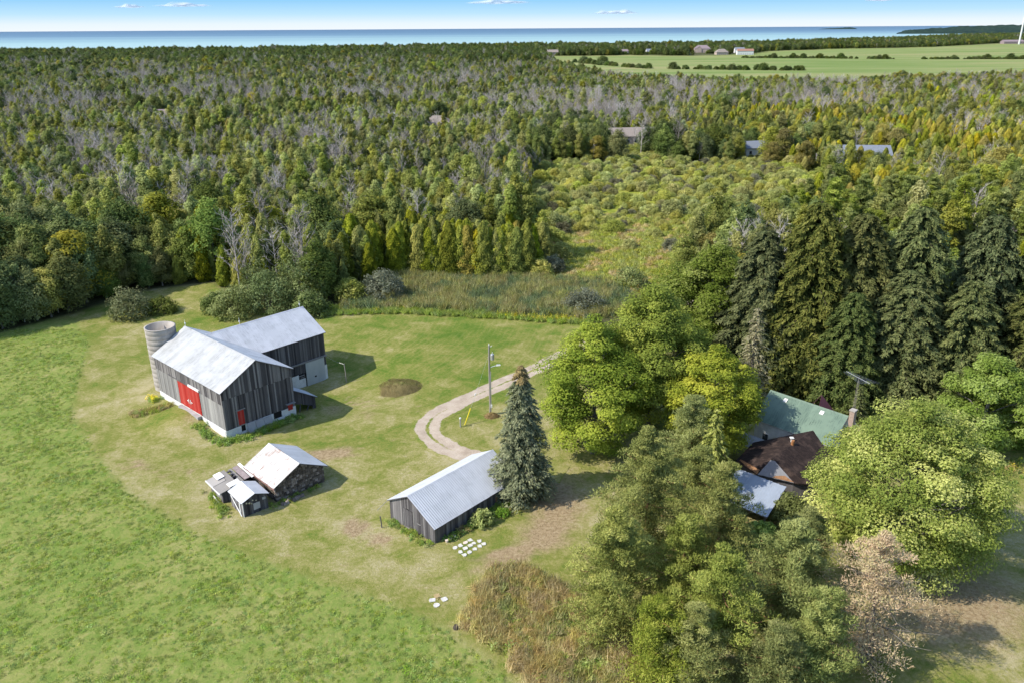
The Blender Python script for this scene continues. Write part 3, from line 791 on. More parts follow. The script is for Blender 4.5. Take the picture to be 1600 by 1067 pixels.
for i in range(11):
    r = random.Random(90 + i); x = .3 + i * .27 + r.uniform(-.1, .1); m = MB()
    w_, d_, h_ = r.uniform(.16, .26), r.uniform(.14, .22), r.uniform(.15, .3)
    yy_ = -.75 - r.uniform(-.1, .35)
    m.hexa([(x - w_, yy_ - d_, -.1), (x + w_, yy_ - d_, -.1), (x + w_, yy_ + d_, -.1), (x - w_, yy_ + d_, -.1), (x - w_ * .7, yy_ - d_ * .6, h_), (x + w_ * .6, yy_ - d_ * .7, h_ * .9), (x + w_ * .7, yy_ + d_ * .6, h_), (x - w_ * .6, yy_ + d_ * .7, h_ * .95)], r.uniform(.6, 1))
    o = m.build('fallen_stone', M_rubble, None); o.parent = stone
tl = math.hypot(tW / 2 + ov, tR - te); uA = Vector((tW / 2 + ov, 0, tR - te)).normalized(); uB = Vector((-(tW / 2 + ov), 0, tR - te)).normalized()
mb = MB(); deck(mb, (-ov, -ov, te - .02), (0, 1, 0), uA, tL + 2 * ov, tl, .08); deck(mb, (tW + ov, -ov, te - .02), (0, 1, 0), uB, tL + 2 * ov, tl, .08); mb.build('roof_deck', M_grey, stone)
roof_sheets(stone, (-ov, -ov, te), (0, 1, 0), uA, tL + 2 * ov, tl, M_rustroof, seed=8, w=.66, ribs=2, amp=.03)
roof_sheets(stone, (tW + ov, -ov, te), (0, 1, 0), uB, tL + 2 * ov, tl, M_shedroof, seed=9, w=.66, ribs=2, amp=.03)
mb = MB(); mb.slab([(tW / 2 - .16, -ov, tR - .03), (tW / 2, -ov, tR + .06), (tW / 2 + .16, -ov, tR - .03)], (0, 1, 0), tL + 2 * ov); mb.build('ridge_cap', M_rustroof, stone)
mb = MB(); mb.box(-ov - .04, -ov + .02, -ov - .1, tL + ov, te - .2, te - .04); mb.build('fascia', plain('rusty_fascia', (.2, .1, .08), (.33, .2, .17), 4), stone)

# ------------------------------------------------------------------ little gabled shed and the collapsing lean-to
SM = (-30.9, 77.9, .73)
small = empty('little_shed', (SM[0], SM[1], 0), SM[2], 'tiny dark board shed with gabled metal roof in front of the stone shed', 'shed')
aW, aL, ae, aR, ov = 2.94, 3.2, 1.88, 2.56, .24
def aroof(x): return ae + (aR - ae) * (1 - abs(x - aW / 2) / (aW / 2 + ov)) - .08
mb = MB()
boards(mb, (0, 0, 0), (1, 0, 0), aW, lambda s: -.1, lambda s: aroof(s), (0, -1, 0), seed=51, sh=(0, .55), w=.22)
boards(mb, (0, 0, 0), (0, 1, 0), aL, lambda s: -.1, lambda s: aroof(0), (-1, 0, 0), seed=52, sh=(.3, 1), w=.22)
boards(mb, (aW, 0, 0), (0, 1, 0), aL, lambda s: -.1, lambda s: aroof(aW), (1, 0, 0), seed=53, sh=(0, .6), w=.22)
boards(mb, (0, aL, 0), (1, 0, 0), aW, lambda s: -.1, lambda s: aroof(s), (0, 1, 0), seed=54, w=.22)
mb.build('siding', M_grey, small, 'stuff')
mb = MB(); mb.box(.04, aW - .04, .04, aL - .04, -.1, 1.8); mb.build('dark_inner_shell', M_dark, small)  # dark box added inside to keep light out of the gaps
for (x, z, rr) in ((.45, 1.62, .11), (.78, 1.5, .12), (1.2, 1.72, .09), (1.6, 1.55, .08), (1.05, 1.35, .07)):
    m = MB(); m.tube([(x, -.05, z), (x, -.10, z)], rr, 10); m.build('hubcap', M_steel, small)
mb = MB(); mb.box(1.2, 2.0, -.1, -.05, .4, 1.25); mb.box(2.35, 2.75, -.09, -.05, 1.3, 1.6); mb.build('hung_panel', M_cslab, small)
mb = MB(); mb.box(-.06, .02, -.08, .0, -.1, 1.95); mb.box(-.1, -.04, .6, .8, -.1, 1.7); mb.build('corner_board', M_white, small)
al = math.hypot(aW / 2 + ov, aR - ae); ua = Vector((aW / 2 + ov, 0, aR - ae)).normalized(); ub = Vector((-(aW / 2 + ov), 0, aR - ae)).normalized()
roof_sheets(small, (-ov, -ov, ae), (0, 1, 0), ua, aL + 2 * ov, al, M_shedroof, seed=10, w=.6, ribs=2, amp=.03)
roof_sheets(small, (aW + ov, -ov, ae), (0, 1, 0), ub, aL + 2 * ov, al, M_shedroof, seed=11, w=.6, ribs=2, amp=.03)
mb = MB(); mb.slab([(aW / 2 - .12, -ov, aR - .02), (aW / 2, -ov, aR + .05), (aW / 2 + .12, -ov, aR - .02)], (0, 1, 0), aL + 2 * ov); mb.build('ridge_cap', M_white, small)
mb = MB(); deck(mb, (-ov, -ov, ae - .02), (0, 1, 0), ua, aL + 2 * ov, al, .05); deck(mb, (aW + ov, -ov, ae - .02), (0, 1, 0), ub, aL + 2 * ov, al, .05); mb.build('roof_deck', M_grey, small)

_c, _s = math.cos(SM[2]), math.sin(SM[2])
ruin = empty('ruined_lean_to', (SM[0] + 1.65 * _c + .19 * _s, SM[1] + 1.65 * _s - .19 * _c, 0), SM[2], 'collapsing lean-to with patched broken roof panels left of the tiny shed', 'shed')
mb = MB()
boards(mb, (-2.2, 3.4, 0), (1, 0, 0), 2.1, lambda s: -.1, lambda s: 1.4 + s * .15, (0, -1, 0), seed=61, sh=(.1, .8), w=.22)
boards(mb, (-2.2, 3.4, 0), (0, 1, 0), 2.6, lambda s: -.1, lambda s: 1.4, (-1, 0, 0), seed=62, sh=(.3, 1), w=.22)
boards(mb, (.3, 5.8, 0), (1, 0, 0), 2.4, lambda s: -.1, lambda s: 1.5, (0, 1, 0), seed=63, w=.22)
boards(mb, (-2.2, 6.0, 0), (1, 0, 0), 2.4, lambda s: -.1, lambda s: 1.4, (0, 1, 0), seed=66, w=.22)
mb.build('siding', M_grey, ruin, 'stuff')
mb = MB(); mb.box(-2.1, 1.6, 3.6, 5.8, -.1, 1.25); mb.build('dark_inner_shell', M_dark, ruin)  # added dark block that stops light under the broken roof
M_patch = wood('pale_roof_board', (.20, .185, .17), (.40, .37, .34), (.58, .56, .53))
def panel(name, x0, x1, ya, yb, z0, z1, m_, rot=0.0, th=.05):
    m = MB(); m.hexa([(x0, ya, z0), (x1, ya, z1), (x1, yb, z1 + rot), (x0, yb, z0 + rot), (x0, ya, z0 + th), (x1, ya, z1 + th), (x1, yb, z1 + rot + th), (x0, yb, z0 + rot + th)], random.random())
    m.build(name, m_, ruin)
panel('roof_panel', -2.6, -.95, 4.7, 6.2, 1.52, 1.80, M_patch)
panel('roof_panel', -2.65, -.9, 3.15, 4.62, 1.50, 1.78, M_patch, .03)
panel('roof_panel', -1.35, .05, 3.2, 3.95, 1.86, 2.06, M_white, .02)
panel('roof_panel', -.9, -.25, 3.9, 6.3, 1.80, 1.93, M_patch, .06)
panel('roof_panel', -1.7, -.8, 5.2, 6.3, 1.84, 1.98, M_white, -.02)
panel('rafter', -.95, .3, 5.75, 5.95, 1.72, 1.9, M_grey, 0, .12)
panel('rafter', -.95, .3, 4.6, 4.8, 1.7, 1.88, M_grey, 0, .12)
panel('rafter', -.95, .3, 5.2, 5.38, 1.7, 1.88, M_grey, 0, .12)
panel('roof_plank', .25, .65, 3.6, 6.4, 1.72, 1.78, M_patch, .02)
panel('roof_plank', .8, 1.5, 3.7, 6.4, 1.76, 1.86, plain('mauve_tarpaper', (.22, .17, .17), (.34, .28, .27), 3), .02)
panel('roof_plank', 1.6, 1.95, 3.5, 6.6, 1.86, 1.94, M_white, .03)
panel('eave_board', -2.72, -2.6, 3.1, 6.2, 1.42, 1.42, M_white, .02, .14)
ruin.scale = (1, 1.33, 1)
m = MB(); m.tube([(-.2, .15, .05), (-.12, 2.9, 1.62)], .06, 4); m.build('leaning_board', M_white, small)
m = MB(); m.tube([(-2.7, 3.2, .08), (-2.5, 5.2, .12)], .09, 4); m.build('fallen_board', M_white, ruin)

# ------------------------------------------------------------------ farmhouse under the trees
hx, hy = 34.0, 88.0
house = empty('farmhouse', (hx, hy, 0), 0, 'old farmhouse with green metal roof and brown shingled wing half hidden by trees', 'house')
def q(x, y, z): return Vector((x - hx, y - hy, z))
ga = Vector((.683, -.73, 0)); gb = Vector((-.73, -.683, 0))
G0 = q(34.4, 96.3, 7.0); GL, GH, GD = 10.7, 3.95, 2.8
upf = (-gb * GH + Vector((0, 0, GD))).normalized(); upb = (gb * GH + Vector((0, 0, GD))).normalized()
gl = math.hypot(GH, GD)
Ef = G0 + gb * GH - Vector((0, 0, GD)); Eb = G0 - gb * GH - Vector((0, 0, GD))
mb = MB(); deck(mb, Ef - Vector((0, 0, .03)), ga, upf, GL, gl, .12); deck(mb, Eb - Vector((0, 0, .03)), ga, upb, GL, gl, .12); mb.build('roof_deck', M_white, house)
roof_sheets(house, Ef, ga, upf, GL, gl, M_green, w=.9, ribs=1, amp=.03, seed=21)
roof_sheets(house, Eb, ga, upb, GL, gl, M_green, w=.9, ribs=1, amp=.03, seed=22)
mb = MB(); e_ = G0; mb.slab([e_ + gb * .2 - Vector((0, 0, .1)), e_ + Vector((0, 0, .07)), e_ - gb * .2 - Vector((0, 0, .1))], ga, GL); mb.build('ridge_cap', M_green, house)
mb = MB()
iw = GH - .35
A0 = q(34.4, 96.3, -.2) + ga * .3
pts = [A0 + gb * iw, A0 - gb * iw, A0 - gb * iw + Vector((0, 0, 4.4)), A0 + Vector((0, 0, 6.9)), A0 + gb * iw + Vector((0, 0, 4.4))]
mb.slab(pts, ga, GL - .6)
mb.build('wall', M_white, house)
for d0, w_ in ((1.2, .9), (3.2, .9)):
    m = MB(); P = A0 + gb * (iw + .02) + ga * d0
    m.slab([P + Vector((0, 0, 1.3)), P + ga * w_ + Vector((0, 0, 1.3)), P + ga * w_ + Vector((0, 0, 2.8)), P + Vector((0, 0, 2.8))], gb, .05)
    wn = m.build('window', M_white, house)
    m = MB(); P = P + gb * .05 + ga * .08
    m.slab([P + Vector((0, 0, 1.38)), P + ga * (w_ - .16) + Vector((0, 0, 1.38)), P + ga * (w_ - .16) + Vector((0, 0, 2.72)), P + Vector((0, 0, 2.72))], gb, .02)
    m.build('pane', M_glass, wn)
for s_ in (2.6, 7.6):
    P = G0 + ga * s_ + gb * .45 - Vector((0, 0, .32)); m = MB()
    m.slab([P - ga * .25, P + ga * .25, P + ga * .25 - upf * .5, P - ga * .25 - upf * .5], gb.cross(ga) * -1 if gb.cross(ga).z < 0 else gb.cross(ga), .12)
    m.build('roof_vent', M_white, house)
# chimney at the right gable
m = MB(); P = G0 + ga * (GL + .15) - gb * .1
m.slab([P - gb * .35 - Vector((0, 0, 7.2)), P + gb * .35 - Vector((0, 0, 7.2)), P + gb * .35 + ga * .6 - Vector((0, 0, 7.2)), P - gb * .35 + ga * .6 - Vector((0, 0, 7.2))], (0, 0, 1), 8.1)
ch = m.build('chimney', M_brick, house)
m = MB(); P = P + Vector((0, 0, .9)); m.slab([P - gb * .42 - ga * .07, P + gb * .42 - ga * .07, P + gb * .42 + ga * .67, P - gb * .42 + ga * .67], (0, 0, 1), .14); m.build('chimney_cap', M_conc, ch)
# small plum coloured gable behind the ridge
m = MB(); P = q(41.4, 96.5, 6.1)
m.slab([P, P + ga * 1.5 - gb * 1.2 - Vector((0, 0, 2.3)), P + gb * 2.6 + ga * .9 - Vector((0, 0, 2.2))], (.2, -.3, .9), .08)
m.slab([P, P - ga * 1.5 - gb * 1.2 - Vector((0, 0, 2.3)), P + gb * 2.6 - ga * .9 - Vector((0, 0, 2.2))], (-.7, .1, .7), .08)
m.build('dormer_roof', M_purple, house)
# brown wing
RA, RB = q(37.6, 88.6, 5.0), q(30.4, 81.7, 5.0)
LB, LC, HL, HR = q(30.4, 88.9, 3.2), q(27.0, 84.4, 3.2), q(28.7, 81.1, 3.2), q(32.3, 79.2, 3.2)
RBk, RR_ = q(40.6, 85.6, 3.2), q(34.2, 78.9, 3.2)
def tri_roof(polys, m_, name, th=.1):
    mm = MB()
    for p in polys: mm.slab(p, (0, 0, -1), th)
    return mm.build(name, m_, house)
tri_roof([[RA, LB, RB], [LB, LC, RB], [LC, HL, RB]], M_shingle, 'roof')
tri_roof([[RA, RB, RR_], [RA, RR_, RBk], [RB, HR, RR_]], M_shingle, 'roof')
ctr = (HL + HR) / 2
nst = 9
M_hip = sheet_metal('shaded_hip_roofing', (.20, .20, .215), (.12, .12, .13), rust_lo=.7, rust_hi=.8, metal=.1)  # grey darkened in the colour because the hip faces away from the sun
for i in range(nst):      # corrugated hip end, strip by strip
    a0, a1 = i / nst, (i + 1) / nst
    pa, pb = HL.lerp(HR, a0), HL.lerp(HR, a1)
    def top(s):
        return (HL.lerp(RB, s / .5) if s <= .5 else RB.lerp(HR, (s - .5) / .5))
    ta, tb = top(a0), top(a1)
    m = MB(); off = Vector((0, 0, .04 + .03 * (i % 2)))
    pts = [pa + off, pb + off, tb + off, ta + off]
    if a0 == 0: pts = [pa + off, pb + off, tb + off]
    if i == nst - 1: pts = [pa + off, pb + off, ta + off]
    m.slab(pts, (0, 0, -1), .05); m.build('hip_strip', M_hip, house)
m = MB(); m.slab([HL.lerp(HR, .42) + Vector((0, 0, .09)), HR + Vector((0, 0, .09)), HL.lerp(HR, .85).lerp(RB, .22) + Vector((0, 0, .10)), HL.lerp(HR, .5).lerp(RB, .10) + Vector((0, 0, .10))], (0, 0, 1), .03); m.build('needle_litter', M_needles, house)
m = MB(); m.slab([LC + Vector((.25, -.15, .06)), HL + Vector((-.05, .02, .06)), HL.lerp(RB, .22) + Vector((-.1, .1, .09)), LC.lerp(RB, .14) + Vector((0, 0, .09))], (0, 0, 1), .03); m.build('needle_litter', M_needles, house)
mb = MB()
for pl in ([LB, LC], [LC, HL], [HL, HR], [HR, RR_], [RR_, RBk]):
    a_, b_ = pl; c_ = (RA + RB) / 2
    a2, b2 = a_.lerp(c_, .07), b_.lerp(c_, .07)
    mb.slab([Vector((a2.x, a2.y, -.2)), Vector((b2.x, b2.y, -.2)), Vector((b2.x, b2.y, 3.2)), Vector((a2.x, a2.y, 3.2))], (c_ - (a_ + b_) / 2), .15)
mb.build('wing_wall', M_grey, house)
m = MB(); P = RA.lerp(RB, .52); m.tube([P - Vector((0, 0, .2)), P + Vector((0, 0, .55))], .2, 10); m.build('stove_pipe', plain('rusty_pipe', (.28, .12, .05), (.42, .2, .08), 4), house)
m = MB(); P = RA.lerp(RB, .42) + Vector((-.5, .35, -.2)); m.tube([P, P + Vector((0, 0, .5))], .1, 8); m.box(P.x - .22, P.x + .22, P.y - .22, P.y + .22, P.z + .5, P.z + .6); m.build('vent_cap', M_white, house)
# pale metal porch roof
p1_, p2_, p3_ = q(26.4, 83.3, 3.0), q(31.3, 78.7, 3.0), q(27.7, 73.8, 2.2)
al_ = (p2_ - p1_); upv = (p2_ - p3_)
p4_ = p1_ - upv
roof_sheets(house, p4_, al_, upv, al_.length, upv.length, M_bluemetal, w=.8, ribs=3, amp=.02, seed=23)
mb = MB(); deck(mb, p4_ - Vector((0, 0, .03)), al_, upv, al_.length, upv.length, .08); mb.build('porch_deck', M_grey, house)
mb = MB()
for (aa, bb) in ((.04, .05), (.5, .05), (.96, .05), (.04, .5), (.96, .5)):
    P = p4_ + al_ * aa + upv * bb; mb.tube([Vector((P.x, P.y, -.2)), P - Vector((0, 0, .1))], .08, 6)
mb.build('porch_frame', M_grey, house)
# grey porch strip left of the wing
m = MB(); m.slab([q(29.6, 93.2, 2.7), q(33.6, 89.2, 2.7), q(31.2, 88.2, 2.3), q(28.4, 91.0, 2.3)], (0, 0, -1), .08); m.build('porch_roof', M_cslab, house)

# ------------------------------------------------------------------ television mast
ax_, ay_ = 45.6, 95.6
ant = empty('television_antenna', (ax_, ay_, -1.2), 0, 'silver comb-shaped television antenna on a mast behind the green roof', 'antenna')
m = MB()
for k in range(3):
    a_ = 2 * math.pi * k / 3; m.tube([(.22 * math.cos(a_), .22 * math.sin(a_), -.2), (.12 * math.cos(a_), .12 * math.sin(a_), 9.6)], .018, 5)
for z in np.arange(.5, 9.8, .5):
    for k in range(3):
        a_, b_ = 2 * math.pi * k / 3, 2 * math.pi * (k + 1) / 3; r_ = .22 - .1 * z / 10
        m.tube([(r_ * math.cos(a_), r_ * math.sin(a_), z), (r_ * math.cos(b_), r_ * math.sin(b_), z + .25)], .012, 3)
m.tube([(0, 0, 9.2), (0, 0, 10.5)], .025, 6); m.build('mast', M_pole, ant)
bd = Vector((.42, -1.0, -.03)).normalized(); cr = Vector((1, .1, .0)).normalized()
m = MB(); C0 = Vector((-1.0, 1.7, 10.4)); m.tube([C0, C0 + bd * 4.1], .025, 6); m.build('boom', M_alu, ant)
for i in range(14):
    m = MB(); P = C0 + bd * (.1 + i * .29); hw = .55 + .8 * i / 13
    m.tube([P - cr * hw, P + cr * hw], .008, 4); m.build('element', M_alu, ant)

# ------------------------------------------------------------------ utility pole and its company
ux, uy = -3.2, 103.6
pole = empty('utility_pole', (ux, uy, H(ux, uy)), 0, 'tall grey wooden utility pole with transformer and lamp beside the gravel drive', 'utility pole')
m = MB(); m.tube([(0, 0, -.5), (-.02, 0, 5), (-.05, 0, 10.7)], [.17, .15, .115], 10); m.build('post', M_pole, pole)
m = MB(); m.tube([(.42, -.1, 8.55), (.42, -.1, 8.6), (.42, -.1, 9.35), (.42, -.1, 9.45), (.42, -.1, 9.5)], [.2, .27, .27, .22, .05], 14); tr_ = m.build('transformer', M_steel, pole)
m = MB(); m.tube([(.42, -.1, 9.45), (.42, -.1, 9.75)], [.06, .04], 8); m.tube([(.05, 0, 9.1), (.3, -.08, 9.1)], .05, 5); m.build('bushing', M_white, tr_)
m = MB(); m.tube([(.1, 0, 7.35), (.5, -.05, 7.55), (1.05, -.1, 7.75)], .045, 6); m.build('lamp_arm', M_steel, pole)
m = MB(); m.hexa([(.95, -.24, 7.66), (1.55, -.24, 7.74), (1.55, .02, 7.74), (.95, .02, 7.66), (1.0, -.2, 7.86), (1.5, -.18, 7.88), (1.5, -.04, 7.88), (1.0, -.02, 7.86)]); m.build('lamp_head', M_white, pole)
m = MB(); m.tube([(-.05, 0, 10.6), (-.05, 0, 10.95)], [.09, .05], 8); m.tube([(-.05, 0, 10.5), (.35, -.05, 10.6), (.38, -.05, 10.75)], .04, 5); m.build('insulator', M_white, pole)
m = MB(); m.tube([(.14, -.14, .2), (.14, -.14, 6.8)], .06, 6); m.build('conduit', M_steel, pole)
m = MB(); m.box(.05, .3, -.34, -.16, 1.2, 1.65); m.build('meter_box', M_white, pole)
gw = Vector((-6.75 - ux, 100.1 - uy, .0)); gt = Vector((-.05, 0, 9.4))
m = MB(); m.tube([gw, gt], .012, 4, cap=False); m.build('guy_wire', M_steel, pole)
gi = gw.lerp(gt, .42)
m = MB(); m.tube([gi, gi + (gt - gw).normalized() * .05, gi + (gt - gw).normalized() * .3, gi + (gt - gw).normalized() * .35], [.03, .09, .09, .03], 8); m.build('guy_insulator', M_white, pole)
m = MB(); dd = (gt - gw).normalized(); m.tube([gw + dd * .1, gw + dd * 2.6], .075, 8); m.build('guy_guard', M_yellow, pole)
bx_, by_ = -7.3, 99.7
wp = empty('white_marker_post', (bx_, by_, H(bx_, by_)), 0, 'short white marker post next to the yellow guy guard', 'post')
m = MB(); m.tube([(0, 0, -.3), (0, 0, 1.25)], .09, 8); m.build('shaft', M_cslab, wp); m = MB(); m.tube([(0, 0, 1.25), (0, 0, 1.3), (0, 0, 1.45)], [.1, .17, .14], 8); m.build('cap', M_white, wp)
fx_, fy_ = -27.0, 118.2
fp = empty('yard_post', (fx_, fy_, H(fx_, fy_)), 0, 'lone thin grey post with a wire to the barn, standing in the wing shadow', 'post')
m = MB(); m.tube([(0, 0, -.4), (.02, 0, 1.6), (-.1, 0, 3.3)], [.09, .08, .07], 7); m.build('shaft', M_pole, fp)
m = MB(); bw = Vector((BARN[0] + math.cos(.83) * x1 - math.sin(.83) * y0 - fx_, BARN[1] + math.sin(.83) * x1 + math.cos(.83) * y0 - fy_, 2.4 - H(fx_, fy_)))
m.tube([(-.1, 0, 3.2), bw * .5 + Vector((0, 0, 1.35)), bw], .012, 4, cap=False); m.build('wire', M_steel, fp)

# ------------------------------------------------------------------ paving stones
M_pale = plain('pale_paver', (.46, .44, .40), (.70, .68, .64), 5, .85)
M_pinkpav = plain('pinkish_paver', (.60, .48, .40), (.72, .62, .54), 4, .85)
grid_st = [(-6.28, 71.71), (-5.68, 72.16), (-5.22, 72.62), (-4.68, 73.08), (-5.7, 71.03), (-5.19, 71.56), (-4.66, 72.06), (-4.24, 72.49), (-3.71, 72.86), (-5.19, 70.45), (-4.67, 70.96), (-4.15, 71.41), (-3.68, 71.94), (-3.21, 72.37)]
def paver(x, y, m_, label, group, s=.27, seed=0):
    r = random.Random(seed); n_ = 8; pts = []
    for k in range(n_):
        a_ = 2 * math.pi * k / n_ + .4; rr = s * (1.15 if k % 2 else .95) * r.uniform(.78, 1.15); pts.append((rr * math.cos(a_), rr * math.sin(a_), 0))
    m = MB(); m.slab(pts, (0, 0, 1), .09); o = m.build('paving_stone', m_); o.location = (x + r.uniform(-.06, .06), y + r.uniform(-.06, .06), H(x, y) - .03); o.rotation_euler = (r.uniform(-.06, .06), r.uniform(-.06, .06), r.uniform(-.3, .3)); tag(o, label, 'paving stone', group)
for i, (x, y) in enumerate(grid_st): paver(x, y, M_pinkpav if i == 2 else M_pale, 'pale square stone in the paved grid in front of the long shed', 'stones of the paved grid by the shed', seed=i)
for i, ((x, y), lab) in enumerate((((-7.99, 63.31), 'white stone on the left of the small cross in the open lawn'), ((-6.81, 63.44), 'white stone on the right of the small cross in the open lawn'), ((-7.46, 62.66), 'white stone nearest the field in the small lawn cross'), ((-7.47, 63.95), 'tan flat stone topping the small cross in the open lawn'))):
    paver(x, y, M_pale if i < 3 else plain('tan_stone', (.36, .26, .12), (.48, .36, .19), 4), lab, 'stones of the lawn cross', .33, seed=40 + i)

# ------------------------------------------------------------------ houses among the far trees
M_tan = plain('tan_shingle', (.24, .20, .17), (.33, .28, .25), 2, .9)
M_mauve = plain('mauve_shingle', (.22, .17, .18), (.30, .24, .25), 2, .9)
M_slate = plain('slate_shingle', (.16, .18, .22), (.24, .26, .30), 2, .9)
M_terr = plain('red_brown_roof', (.27, .15, .11), (.36, .2, .15), 2, .9)
M_redr = plain('bright_red_roof', (.55, .05, .03), (.65, .07, .04), 2, .8)
M_siding = plain('pale_siding', (.62, .62, .62), (.74, .74, .73), 1, .8)
M_bricky = plain('buff_brick', (.38, .30, .25), (.48, .39, .33), 1, .9)
def far_house(x, y, rz, w, d, h, rh, wallm, roofm, label, hip=False, cross=False, chimney=False, garage=False):
    h0 = empty('house', (x, y, H(x, y)), rz, label, 'house')
    m = MB(); m.box(-w / 2, w / 2, -d / 2, d / 2, -.3, h)
    if not hip: m.slab([(-w / 2, -d / 2, h), (-w / 2, d / 2, h), (-w / 2, 0, h + rh * .96)], (1, 0, 0), w)
    m.build('wall', wallm, h0)
    m = MB(); o = .5; k = d / 2 if hip else 0
    A, B, C, D = (-w / 2 - o, -d / 2 - o, h - .15), (w / 2 + o, -d / 2 - o, h - .15), (w / 2 + o, d / 2 + o, h - .15), (-w / 2 - o, d / 2 + o, h - .15)
    E_, F_ = (-w / 2 - o + k, 0, h + rh), (w / 2 + o - k, 0, h + rh)
    for pl, nn in (((A, B, F_, E_), (0, -.5, 1)), ((C, D, E_, F_), (0, .5, 1))): m.slab(pl, nn, .18)
    if hip:
        for pl, nn in (((B, C, F_), (.5, 0, 1)), ((D, A, E_), (-.5, 0, 1))): m.slab(pl, nn, .18)
    rf = m.build('roof', roofm, h0)
    if cross:
        m = MB(); cw = w * .16; cx = -w * .22
        m.slab([(cx - cw - .3, -d / 2 - 1.6, h - .1), (cx, -d / 2 - 1.6, h + rh * .75), (cx, 0, h + rh * .75), (cx - cw - .3, 0, h - .1)], (-.5, 0, 1), .15)
        m.slab([(cx + cw + .3, -d / 2 - 1.6, h - .1), (cx, -d / 2 - 1.6, h + rh * .75), (cx, 0, h + rh * .75), (cx + cw + .3, 0, h - .1)], (.5, 0, 1), .15)
        m.build('gable_roof', roofm, rf)
        m = MB(); m.slab([(cx - cw, -d / 2 - 1.3, 0), (cx + cw, -d / 2 - 1.3, 0), (cx + cw, -d / 2 - 1.3, h), (cx, -d / 2 - 1.3, h + rh * .66), (cx - cw, -d / 2 - 1.3, h)], (0, 1, 0), 1.3); m.build('gable_wall', wallm, h0)
    if chimney:
        m = MB(); m.box(w * .32, w * .32 + 1.1, -.5, .5, h, h + rh + 1.5); m.build('chimney', M_bricky, rf)
    for i in range(max(2, int(w / 3.5))):
        xx = -w / 2 + (i + .5) * w / max(2, int(w / 3.5))
        m = MB(); m.box(xx - .7, xx + .7, -d / 2 - .06, -d / 2 - .005, .8, min(h - .3, 2.3)); wn = m.build('window', M_siding, h0)
        m = MB(); m.box(xx - .6, xx + .6, -d / 2 - .09, -d / 2 - .065, .9, min(h - .4, 2.2)); m.build('pane', M_glass, wn)
    return h0
HOUSES = [
    (-215, 509, .15, 15, 9, 3.6, 3.0, M_bricky, M_mauve, 'lone mauve-roofed house in the forest at far left', dict(chimney=True)),
    (-41, 461, -.1, 15, 11, 3.4, 3.2, M_bricky, M_tan, 'tan hip-roofed house in the forest, middle of the picture', dict(hip=True)),
    (-73, 500, .2, 11, 6, 3.0, 1.6, M_siding, M_siding, 'small white building in the forest left of the tan roof', {}),
    (59, 394, .12, 25, 11, 3.8, 3.4, M_bricky, M_tan, 'wide brown-roofed house behind trees above the willow scrub', {}),
    (97, 382, .5, 6, 5, 2.6, 2.0, M_terr, M_redr, 'little shed with a bright red roof among trees', {}),
    (106, 353, .3, 13, 8, 3.4, 2.4, M_siding, M_slate, 'slate-roofed house with a thick brick chimney among trees', dict(chimney=True)),
    (143, 328, -.12, 19, 10, 3.8, 3.2, M_siding, M_slate, 'white house with grey roof and front gable at right', dict(cross=True)),
    (122, 324, .9, 6, 4.5, 3.0, 1.6, M_siding, M_tan, 'small white garage left of the white gabled house', {}),
    (88, 1760, .1, 22, 14, 5, 5, M_bricky, M_tan, 'distant brick house at the left end of the far field', {}),
    (240, 1790, 0, 18, 12, 5, 4, M_siding, M_mauve, 'distant low house in trees beyond the far field', {}),
    (297, 1775, .1, 24, 13, 5, 5, M_siding, M_slate, 'distant white house with slate roof by the lake trees', dict(cross=True)),
    (418, 1845, -.1, 34, 16, 8, 7, M_bricky, M_mauve, 'big distant mauve-roofed house by the lake trees', dict(hip=True, cross=True)),
    (422, 1690, .1, 24, 14, 5, 6, M_bricky, M_tan, 'distant tan hip-roofed house left of the long white one', dict(hip=True)),
    (487, 1800, 0, 20, 13, 6, 5, M_siding, M_slate, 'distant slate-roofed house tucked behind the long white one', {}),
    (466, 1680, -.05, 32, 12, 7, 4, M_siding, M_terr, 'long white distant house with terracotta roof at the field edge', {}),
    (1490, 2520, 0, 60, 22, 6, 5, M_mauve, M_mauve, 'long low mauve barn beyond the far fields at right', {}),
]
for a in HOUSES: far_house(*a[:-1], **a[-1])

